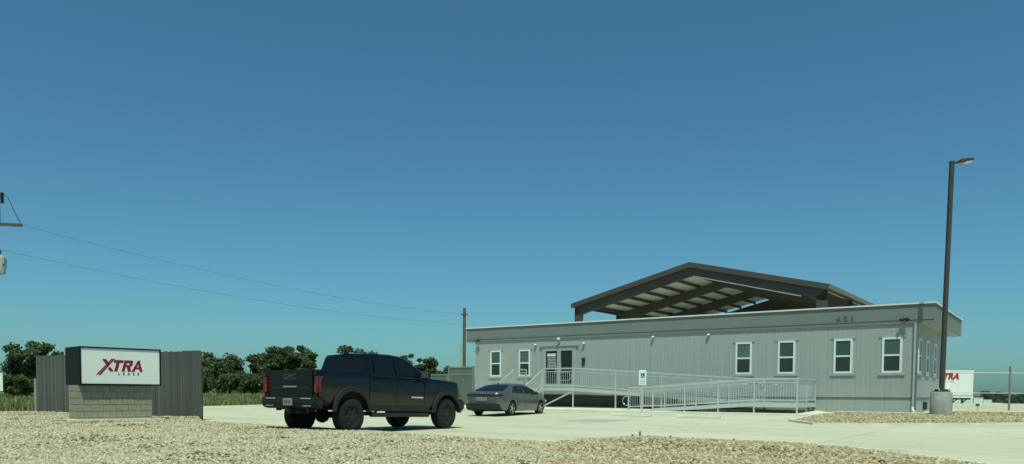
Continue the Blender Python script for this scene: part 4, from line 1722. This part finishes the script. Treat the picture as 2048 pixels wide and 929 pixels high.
# ------------------------------------------------------------------ utility poles and wires
up_ = thing('utility_pole', 'utility pole with transformer and cross arm at the left edge', 'utility pole', (-23.98, 36, 0))
a = MB()
a.tube([(0, 0, -.3), (0, 0, 10.4)], [.17, .12], 10)
a.obj('pole', M['wood_pole'], up_, smooth=50)
a = MB()
a.bar((-1.2, -.16, 8.62), (1.62, -.16, 8.50), .10, .13)
a.obj('cross_arm', M['wood_pole'], up_)
a = MB()
a.bar((.10, -.12, 9.65), (.62, -.12, 9.86), .06, .06)
a.bar((.62, -.14, 8.72), (.62, -.14, 9.5), .03, .03)
a.obj('bracket', M['black_metal'], up_)
a = MB()
prf = []
for i in range(7):
    z = 9.50 + i * .07
    prf += [(.055, z), (.10, z + .03), (.055, z + .06)]
a.lathe(prf, 12, (.72, -.1, 0))
a.obj('insulator', M['ceramic'], up_, smooth=30)
a = MB()
a.lathe([(.05, 6.28), (.235, 6.32), (.245, 6.4), (.245, 7.05), (.20, 7.16), (.06, 7.2)], 20, (.50, -.06, 0))
tx = a.obj('transformer', M['xf_grey'], up_, smooth=40)
a = MB()
a.lathe([(.03, 7.15), (.06, 7.2), (.035, 7.26), (.06, 7.31), (.03, 7.38)], 10, (.55, -.06, 0))
a.obj('bushing', M['ceramic'], tx)
a = MB()
a.box(.68, .80, -.20, .02, 6.75, 7.0)
a.box(.70, .82, -.14, .0, 6.58, 6.68)
a.obj('tap', M['galv_dark'], tx)
a = MB()
a.tube([(.55, -.06, 7.38), (.50, -.15, 7.9), (.62, -.12, 8.6), (.62, -.12, 9.5)], .014, 5)
a.tube([(.80, -.1, 9.95), (1.0, -.12, 9.75), (1.3, -.14, 9.1), (1.58, -.16, 8.55)], .02, 5)
a.obj('jumper_wire', M['wire'], up_)

ur = thing('utility_pole', 'slim wooden utility pole rising behind the left end of the office', 'utility pole', (-3.82, 62, 0))
a = MB()
a.tube([(0, 0, -.3), (0, 0, 7.72)], [.15, .115], 10)
a.obj('pole', M['wood_pole'], ur, smooth=50)
a = MB()
a.bar((-.3, -.12, 7.2), (.3, -.12, 7.2), .08, .09)
a.obj('cross_arm', M['wood_pole'], ur)
a = MB()
a.tube([(0, 0, -.3), (0, 0, 4.9)], [.11, .09], 8)
ub = a.obj('short_pole', M['xf_grey'])
ub.location = (-4.10, 62.6, 0)
tag(ub, 'short grey post left of the slim wooden utility pole', 'post')
def wire(p, q, sag, lab):
    p, q = Vector(p), Vector(q)
    pts = []
    for i in range(33):
        k = i / 32
        v = p.lerp(q, k)
        v.z -= sag * 4 * k * (1 - k)
        pts.append(v)
    a = MB()
    a.tube(pts, .0055, 5)
    tag(a.obj('power_line', M['wire']), lab, 'power line', 'power lines strung between the two utility poles')
wire((-22.36, 35.84, 8.50), (-3.82, 61.9, 7.22), .55, 'upper thin power line sloping down to the slim wooden pole')
wire((-23.4, 35.9, 7.40), (-3.82, 61.9, 6.45), .55, 'lower thin power line sloping down to the slim wooden pole')

wp = thing('roadside_panel', 'white panel on a post cut off by the left edge of the picture', 'sign', (-21.35, 32, .1))
a = MB()
a.box(-.35, .48, -.02, .0, .86, 1.60)
a.obj('panel', M['sign_face'], wp, bevel=.004)
a = MB()
a.box(-.04, .04, .0, .05, -.3, 1.58)
a.obj('post', M['galv'], wp)

gp = MB()
gp.tube([(0, 0, -.2), (0, 0, 1.42)], .055, 8)
o = gp.obj('gate_post', M['galv_dark'])
o.location = (-20.95, 34.3, .1)
tag(o, 'short grey post at the left end of the board fence', 'post')

# ------------------------------------------------------------------ right side: chain link fence, trailers
cf = thing('chain_link_fence', 'thin chain link fence running off to the right of the office', 'fence', (21.9, 39.6, .12), 0)
FL = 16.0
for x in (3.32, 6.4, 9.5, 12.6, 15.7):
    a = MB()
    a.tube([(x, 0, -.1), (x, 0, 2.42)], .045 if x != 3.32 else .05, 8)
    a.obj('post', M['fence_galv'], cf, smooth=50)
for z, r in ((2.08, .028), (1.06, .022)):
    a = MB()
    a.tube([(.3, 0, z), (FL, 0, z)], r, 6)
    a.obj('rail', M['galv'], cf)
a = MB()
dz = 2.05
k = 0.0
while k < FL + dz:
    for sg_ in (1, -1):
        xa = k - dz if sg_ > 0 else k
        xb = k if sg_ > 0 else k - dz
        za, zb3 = .02, .02 + dz
        # clip to the fence's length
        pa, pb = Vector((xa, 0, za)), Vector((xb, 0, zb3))
        for end, oth in ((pa, pb), (pb, pa)):
            pass
        lo_, hi_ = (pa, pb) if pa.x < pb.x else (pb, pa)
        if hi_.x <= .3 or lo_.x >= FL:
            continue
        if lo_.x < .3:
            f = (.3 - lo_.x) / (hi_.x - lo_.x)
            lo_ = lo_.lerp(hi_, f)
        if hi_.x > FL:
            f = (FL - lo_.x) / (hi_.x - lo_.x)
            hi_ = lo_.lerp(hi_, f)
        if (hi_ - lo_).length > .05:
            a.bar(lo_, hi_, .0025, .0025, up=(0, 1, 0))
    k += .09
tag(a.obj('mesh_wire', M['fence_galv'], cf, fix=False), kind='stuff')
ps = thing('marker_post', 'short grey marker post standing before the chain link fence', 'post', (22.85, 38.3, .14))
a = MB()
a.tube([(0, 0, -.1), (0, 0, .40)], .035, 8)
a.obj('post', M['galv'], ps)
a = MB()
a.box(-.07, .07, -.05, .05, .40, .50)
a.obj('cap', M['black_metal'], ps)

xt = thing('semi_trailer', 'white box trailer with red letters parked behind the lamp post', 'trailer', (46.05, 78, .0), 0)
a = MB()
a.box(-14.0, 0, 0, 2.5, 1.10, 3.52)
bd = a.obj('body', M['trailer_white'], xt, bevel=.03)
a = MB()
a.box(-14.0, .02, -.02, 2.52, 3.50, 3.60)
a.obj('top_rail', M['trailer_white'], xt)
a = MB()
a.box(-14.0, .02, -.03, 2.53, .86, 1.0)
a.obj('bottom_rail', M['trailer_white'], xt)
a = MB()
a.box(-14.0, .01, -.012, 2.51, 1.0, 1.11)
a.obj('rub_rail', M['trailer_grey'], xt)
for i in range(22):
    a = MB()
    x = -13.6 + i * .64
    a.box(x - .02, x + .02, -.012, 0, 1.11, 3.5)
    a.obj('side_post', M['trailer_white'], bd)
lettering('lettering', 'XTRA', .82, M['red_far'], bd, (-2.62, -.03, 2.98), (1, 0, 0), shear=.28, offset=.045, depth=.012, space=1.05)
tag(lettering('lettering', 'LEASE', .20, M['trailer_grey'], bd, (-2.35, -.03, 2.50), (1, 0, 0), depth=.012, space=1.9), kind='stuff')
for y in (.35, 2.05):
    a = MB()
    a.bar((-.9, y, .9), (-.9, y, .12), .14, .14)
    a.bar((-.9, y, .12), (-.9, y, .02), .3, .3)
    a.bar((-.9, y, .35), (-.25, y, .85), .08, .08)
    a.obj('landing_leg', M['black_metal'], xt)
a = MB()
a.box(-.75, -.05, .3, 2.2, .68, .86)
a.obj('kingpin_plate', M['black_metal'], xt)
a = MB()
a.box(-13.5, -9.8, .5, 2.0, .55, .86)
a.obj('bogie', M['black_metal'], xt)
for x in (-12.9, -11.5):
    for y, sgn in ((.2, -1), (2.3, 1)):
        wheel(xt, (x, y, .5), .5, .42, .28, sgn, M['tyre'], M['trailer_grey'], 5)
# rows of trailers far off
def far_trailer(x, y, h, w, m, lab, grp):
    o = thing('far_trailer', lab, 'trailer', (x, y, H(x, y)), R(-1), grp)
    a = MB()
    a.box(0, w, 0, 12, 1.1, h)
    b_ = a.obj('body', m, o)
    a = MB()
    a.box(w / 2 - .03, w / 2 + .03, -.02, 0, 1.2, h - .1)
    a.box(-.02, .10, -.04, .02, 1.1, h)
    a.box(w - .10, w + .02, -.04, .02, 1.1, h)
    a.box(.1, w - .1, -.03, .01, h - .12, h)
    a.obj('door_frame', M['trailer_grey'], b_)
    for xx in (.25, w - .45):
        a = MB()
        a.lathe([(.3, 0), (.5, .04), (.5, .5), (.3, .54)], 14, (xx - .05, 1.2, .5), axis='x')
        a.obj('wheel', M['tyre'], o)
    return o
far_labels = ['white far trailer under the lettered trailer, leftmost of the row', 'white far trailer under the lettered trailer, second from the left',
              'white far trailer under the lettered trailer, third from the left', 'white far trailer under the lettered trailer, fourth from the left',
              'tall white far trailer beside the right end of the lettered trailer', 'white far trailer, second right of the lettered trailer',
              'lower white far trailer, third right of the lettered trailer']
for i in range(7):
    x = (105.2, 107.8, 110.4, 113.0, 115.6, 118.2, 120.75)[i]
    y = (200, 200, 200, 200, 200, 200, 200.5)[i]
    far_trailer(x, y, H(x, y) * 0 + (4.4, 4.35, 4.4, 4.35, 4.42, 4.38, 3.9)[i], 2.5, M['trailer_white'], far_labels[i], 'far row of white trailers')
for i, lab in enumerate(('low white shape of a distant trailer right of the far row', 'low white shape of a distant trailer by the dark treeline')):
    x, y = (128.5, 136.5)[i], 214
    o = thing('distant_trailer', lab, 'trailer', (x, y, H(x, y) - .0), 0, 'distant trailers by the treeline')
    a = MB()
    a.box(0, 5.8, 0, 2.5, .8, 2.9 - .35 * i)
    a.obj('body', M['trailer_white'], o)
    a = MB()
    a.box(.3, 5.5, .3, 2.2, .3, .8)
    a.obj('chassis', M['black_metal'], o)

# ------------------------------------------------------------------ vegetation
def tree(name, label, x, y, h, w, seed, leaf, trunk_h=.3, n_leaf=3200, lsz=.16, cat='tree', group=None, base=None, loose=1.0, stems=1):
    r = random.Random(seed)
    z0 = H(x, y) - .06 if base is None else base
    t = thing(name, label, cat, (x, y, z0), r.uniform(0, 6), group)
    a = MB()
    tips = []
    th = h * trunk_h
    for s_ in range(stems):
        ox = (s_ - (stems - 1) / 2) * w * .12
        lean = Vector((r.uniform(-.12, .12) * h * .3 + ox * 1.5, r.uniform(-.1, .1) * h * .3, 0))
        rad = h * .028 / math.sqrt(stems)
        p1 = Vector((ox, 0, 0)) + lean * .5 + Vector((0, 0, th))
        a.tube([(ox, 0, -.2), Vector((ox, 0, th * .5)) + lean * .2, p1], [rad * 1.35, rad * 1.05, rad * .9], 7)
        nl = 7 if stems == 1 else 4
        for i in range(nl):
            an = 6.283 * i / nl + r.uniform(-.4, .4)
            reach = w * .5 * r.uniform(.55, .95)
            top_ = h * r.uniform(.42, .93)
            q = Vector((ox + math.cos(an) * reach, math.sin(an) * reach, top_))
            mid = p1.lerp(q, .5) + Vector((r.uniform(-.1, .1) * w, r.uniform(-.1, .1) * w, h * .04))
            a.tube([p1, mid, q], [rad * .6, rad * .38, rad * .12], 5)
            tips += [q, mid.lerp(q, .5), mid]
            for _ in range(2):
                q2 = mid + Vector((r.uniform(-.3, .3) * w, r.uniform(-.3, .3) * w, r.uniform(-.05, .25) * h))
                a.tube([mid, q2], [rad * .3, rad * .08], 4)
                tips.append(q2)
    a.obj('trunk', M['bark'], t, smooth=50)
    # crown: leaf clumps round the limb tips, gaps between
    rr = np.random.default_rng(seed)
    n_leaf = int(n_leaf * 2.4)
    lsz *= 1.18
    nc_ = int(34 * loose) + 16
    cen, rad_ = [], []
    for i in range(nc_):
        if i < len(tips) and r.random() < .85:
            c_ = tips[i] + Vector((r.gauss(0, .05) * w, r.gauss(0, .05) * w, r.gauss(0, .03) * h))
        else:
            an, el = r.uniform(0, 6.283), r.uniform(-.5, 1.0)
            k = r.uniform(.55, 1.0)
            c_ = Vector((math.cos(an) * math.cos(el) * w * .47 * k, math.sin(an) * math.cos(el) * w * .47 * k, h * .60 + math.sin(el) * h * .37 * k))
        c_.z = min(max(c_.z, th * .7), h * .97)
        cen.append(c_[:])
        rad_.append(w * r.uniform(.10, .20))
    cen, rad_ = np.array(cen), np.array(rad_)
    which = rr.integers(0, nc_, n_leaf)
    d = rr.normal(0, 1, (n_leaf, 3))
    d /= np.linalg.norm(d, axis=1, keepdims=True)
    rad2 = rad_[which][:, None] * rr.uniform(.25, 1.08, (n_leaf, 1))
    C_ = cen[which] + d * rad2 * np.array([1, 1, .72])
    C_[:, 2] = np.maximum(C_[:, 2], .12 * h)
    u = rr.normal(0, 1, (n_leaf, 3))
    u /= np.linalg.norm(u, axis=1, keepdims=True)
    v = np.cross(u, d + rr.normal(0, .5, (n_leaf, 3)))
    v /= np.linalg.norm(v, axis=1, keepdims=True) + 1e-6
    sz = lsz * rr.uniform(.55, 1.35, (n_leaf, 1))
    V = np.stack([C_ - u * sz, C_ + v * sz * .55, C_ + u * sz, C_ - v * sz * .55], 1).reshape(-1, 3)
    me = bpy.data.meshes.new('crown')
    me.from_pydata(V.tolist(), [], [(4 * i, 4 * i + 1, 4 * i + 2, 4 * i + 3) for i in range(n_leaf)])
    me.materials.append(leaf)
    link('crown', me, t)
    return t
tree('field_tree', 'loose open tree at the left edge behind the board fence', -43.3, 70, 5.75, 3.8, 11, LEAF[1], .34, 2600, .15, loose=.75)
tree('field_bush', 'low dark bush beside the loose tree at the left edge', -46.2, 74, 3.5, 4.4, 12, LEAF[1], .15, 2200, .15, cat='bush')
tree('field_bush', 'low bright green bush under the loose tree by the fence', -42.6, 67, 2.3, 2.6, 13, LEAF[2], .12, 1300, .13, cat='bush')
tree('field_tree', 'broad rounded olive tree just right of the board fence', -33.8, 90, 5.35, 4.7, 21, LEAF[0], .22, 5200, .17, loose=1.3)
tree('field_tree', 'tallest dark green tree left of the pickup', -28.3, 92, 6.75, 4.5, 22, LEAF[1], .22, 5600, .17, loose=1.4)
tree('field_tree', 'narrow paler tree just left of the pickup cab', -24.9, 92, 6.35, 3.4, 23, LEAF[0], .20, 4600, .16, loose=1.2)
tree('field_bush', 'rounded low bush in front of the tallest dark tree', -30.4, 84, 2.9, 3.4, 24, LEAF[1], .12, 2200, .14, cat='bush')
tree('field_bush', 'low dark scrub under the trees left of the pickup', -34.8, 86, 3.3, 4.6, 25, LEAF[0], .12, 2200, .15, cat='bush')
tree('field_bush', 'low round bush filling the gap between the olive and dark trees', -27.6, 83, 3.0, 3.6, 27, LEAF[0], .12, 2400, .15, cat='bush')
tree('field_bush', 'low scrub behind the pickup bed', -22.0, 88, 3.4, 4.6, 26, LEAF[1], .12, 2400, .15, cat='bush')
tree('field_tree', 'dark tree top showing above the pickup cab', -18.3, 95, 6.9, 4.6, 31, LEAF[1], .24, 4200, .16, loose=1.1)
tree('field_tree', 'small yellowish tree above the pickup bonnet', -10.4, 95, 5.35, 2.9, 32, LEAF[2], .22, 3000, .14)
tree('field_bush', 'yellowish bush between the pickup mirror and the screen fence', -8.2, 93, 4.2, 3.0, 33, LEAF[2], .15, 2400, .14, cat='bush')
tree('field_tree', 'low tree behind the pickup cab roof', -13.9, 97, 5.7, 2.8, 34, LEAF[0], .24, 2600, .15)
# tree line far to the right
for i, (x, y, h, w, sd2, lab) in enumerate((
        (156.0, 262, 3.2, 4.6, 41, 'small dark distant tree, leftmost beyond the chain link fence'),
        (161.2, 262, 5.0, 7.0, 42, 'dark distant tree left of the tall fence post'),
        (167.6, 258, 4.4, 8.0, 43, 'dark spreading distant tree right of the tall fence post'),
        (174.5, 258, 4.9, 9.0, 44, 'dark distant tree cut off by the right edge'))):
    tree('distant_tree', lab, x, y, h + 2.0, w, sd2, LEAF[1], .15, 2600, .30, group='distant trees beyond the chain link fence', base=-3.9)

def far_wood():
    r = np.random.default_rng(77)
    n_ = 9000
    x = r.uniform(-330, -5, n_)
    y = 330 + r.uniform(-14, 14, n_) + 12 * np.sin(x * .05)
    top_ = 2.2 + 1.0 * np.sin(x * .11) + 1.1 * np.sin(x * .31 + 2) + .6 * np.sin(x * .9)
    C_ = np.stack([x, y, top_ * r.uniform(0, 1, n_) ** .7], 1)
    u = r.normal(0, 1, (n_, 3))
    u /= np.linalg.norm(u, axis=1, keepdims=True)
    v = np.cross(u, r.normal(0, 1, (n_, 3)))
    v /= np.linalg.norm(v, axis=1, keepdims=True)
    sz = r.uniform(.5, 1.2, (n_, 1))
    V = np.stack([C_ - u * sz, C_ + v * sz * .6, C_ + u * sz, C_ - v * sz * .6], 1).reshape(-1, 3)
    me = bpy.data.meshes.new('far_wood')
    me.from_pydata(V.tolist(), [], [(4 * i, 4 * i + 1, 4 * i + 2, 4 * i + 3) for i in range(n_)])
    me.materials.append(LEAF[0])
    tag(link('far_wood', me), 'low far-off line of woodland along the horizon on the left', 'woodland', kind='stuff')
far_wood()

# grass blades in the field: nobody could count them
def blades(name, n_, xr, yr, hmin, hmax, wid, material, seed, ok):
    r = np.random.default_rng(seed)
    V, F = [], []
    k = 0
    while k < n_:
        x, y = r.uniform(*xr), r.uniform(*yr)
        if not ok(x, y):
            continue
        z = H(x, y) - .08
        h_ = r.uniform(hmin, hmax) * (1 + .35 * math.sin(x * .55) * math.sin(y * .4))
        an = r.uniform(0, 3.14)
        dx, dy = math.cos(an) * wid, math.sin(an) * wid
        lx, ly = r.normal(0, .12), r.normal(0, .12)
        b_ = len(V)
        V += [(x - dx, y - dy, z), (x + dx, y + dy, z), (x + lx * .5 + dx * .6, y + ly * .5 + dy * .6, z + h_ * .6), (x + lx * .5 - dx * .6, y + ly * .5 - dy * .6, z + h_ * .6), (x + lx * 1.3, y + ly * 1.3, z + h_)]
        F += [(b_, b_ + 1, b_ + 2, b_ + 3), (b_ + 3, b_ + 2, b_ + 4)]
        k += 1
    me = bpy.data.meshes.new(name)
    me.from_pydata(V, [], F)
    me.materials.append(material)
    return tag(link(name, me), kind='stuff')
tag(blades('field_grass', 36000, (-62, -2), (40, 84), .25, .62, .05, M['blade'], 9,
           lambda x, y: not inside(LOT, x, y) and not inside(GRAVEL, x, y) and -.72 * y - 2 < x < -.04 * y), 'tall green and straw grass of the field beyond the lot', 'grass')

def weed(x, y, h, seed, lab):
    r = random.Random(seed)
    t = MB()
    for i in range(16):
        an = r.uniform(0, 6.283)
        l_ = h * r.uniform(.6, 1.1)
        tip = Vector((math.cos(an) * h * r.uniform(.1, .5), math.sin(an) * h * r.uniform(.1, .5), l_))
        s_ = Vector((-math.sin(an), math.cos(an), 0)) * .012
        mid = tip * .55 + Vector((0, 0, h * .08))
        t.add([-s_, s_, mid + s_ * .8, mid - s_ * .8, tip], [(0, 1, 2, 3), (3, 2, 4)])
    o = t.obj('weed', M['dry_blade'], fix=False)
    o.location = (x, y, HG(x, y))
    tag(o, lab, 'weed', 'weeds along the gravel edge')
weed(2.95, 18.0, .15, 1, 'tallest dry weed on the gravel corner below the ramp')
weed(2.75, 17.75, .09, 2, 'small weed just left of the tallest dry weed')
weed(3.55, 17.45, .08, 3, 'small weed just right of the tallest dry weed')
weed(4.7, 16.5, .08, 4, 'low weed on the gravel edge farthest right of the tallest weed')
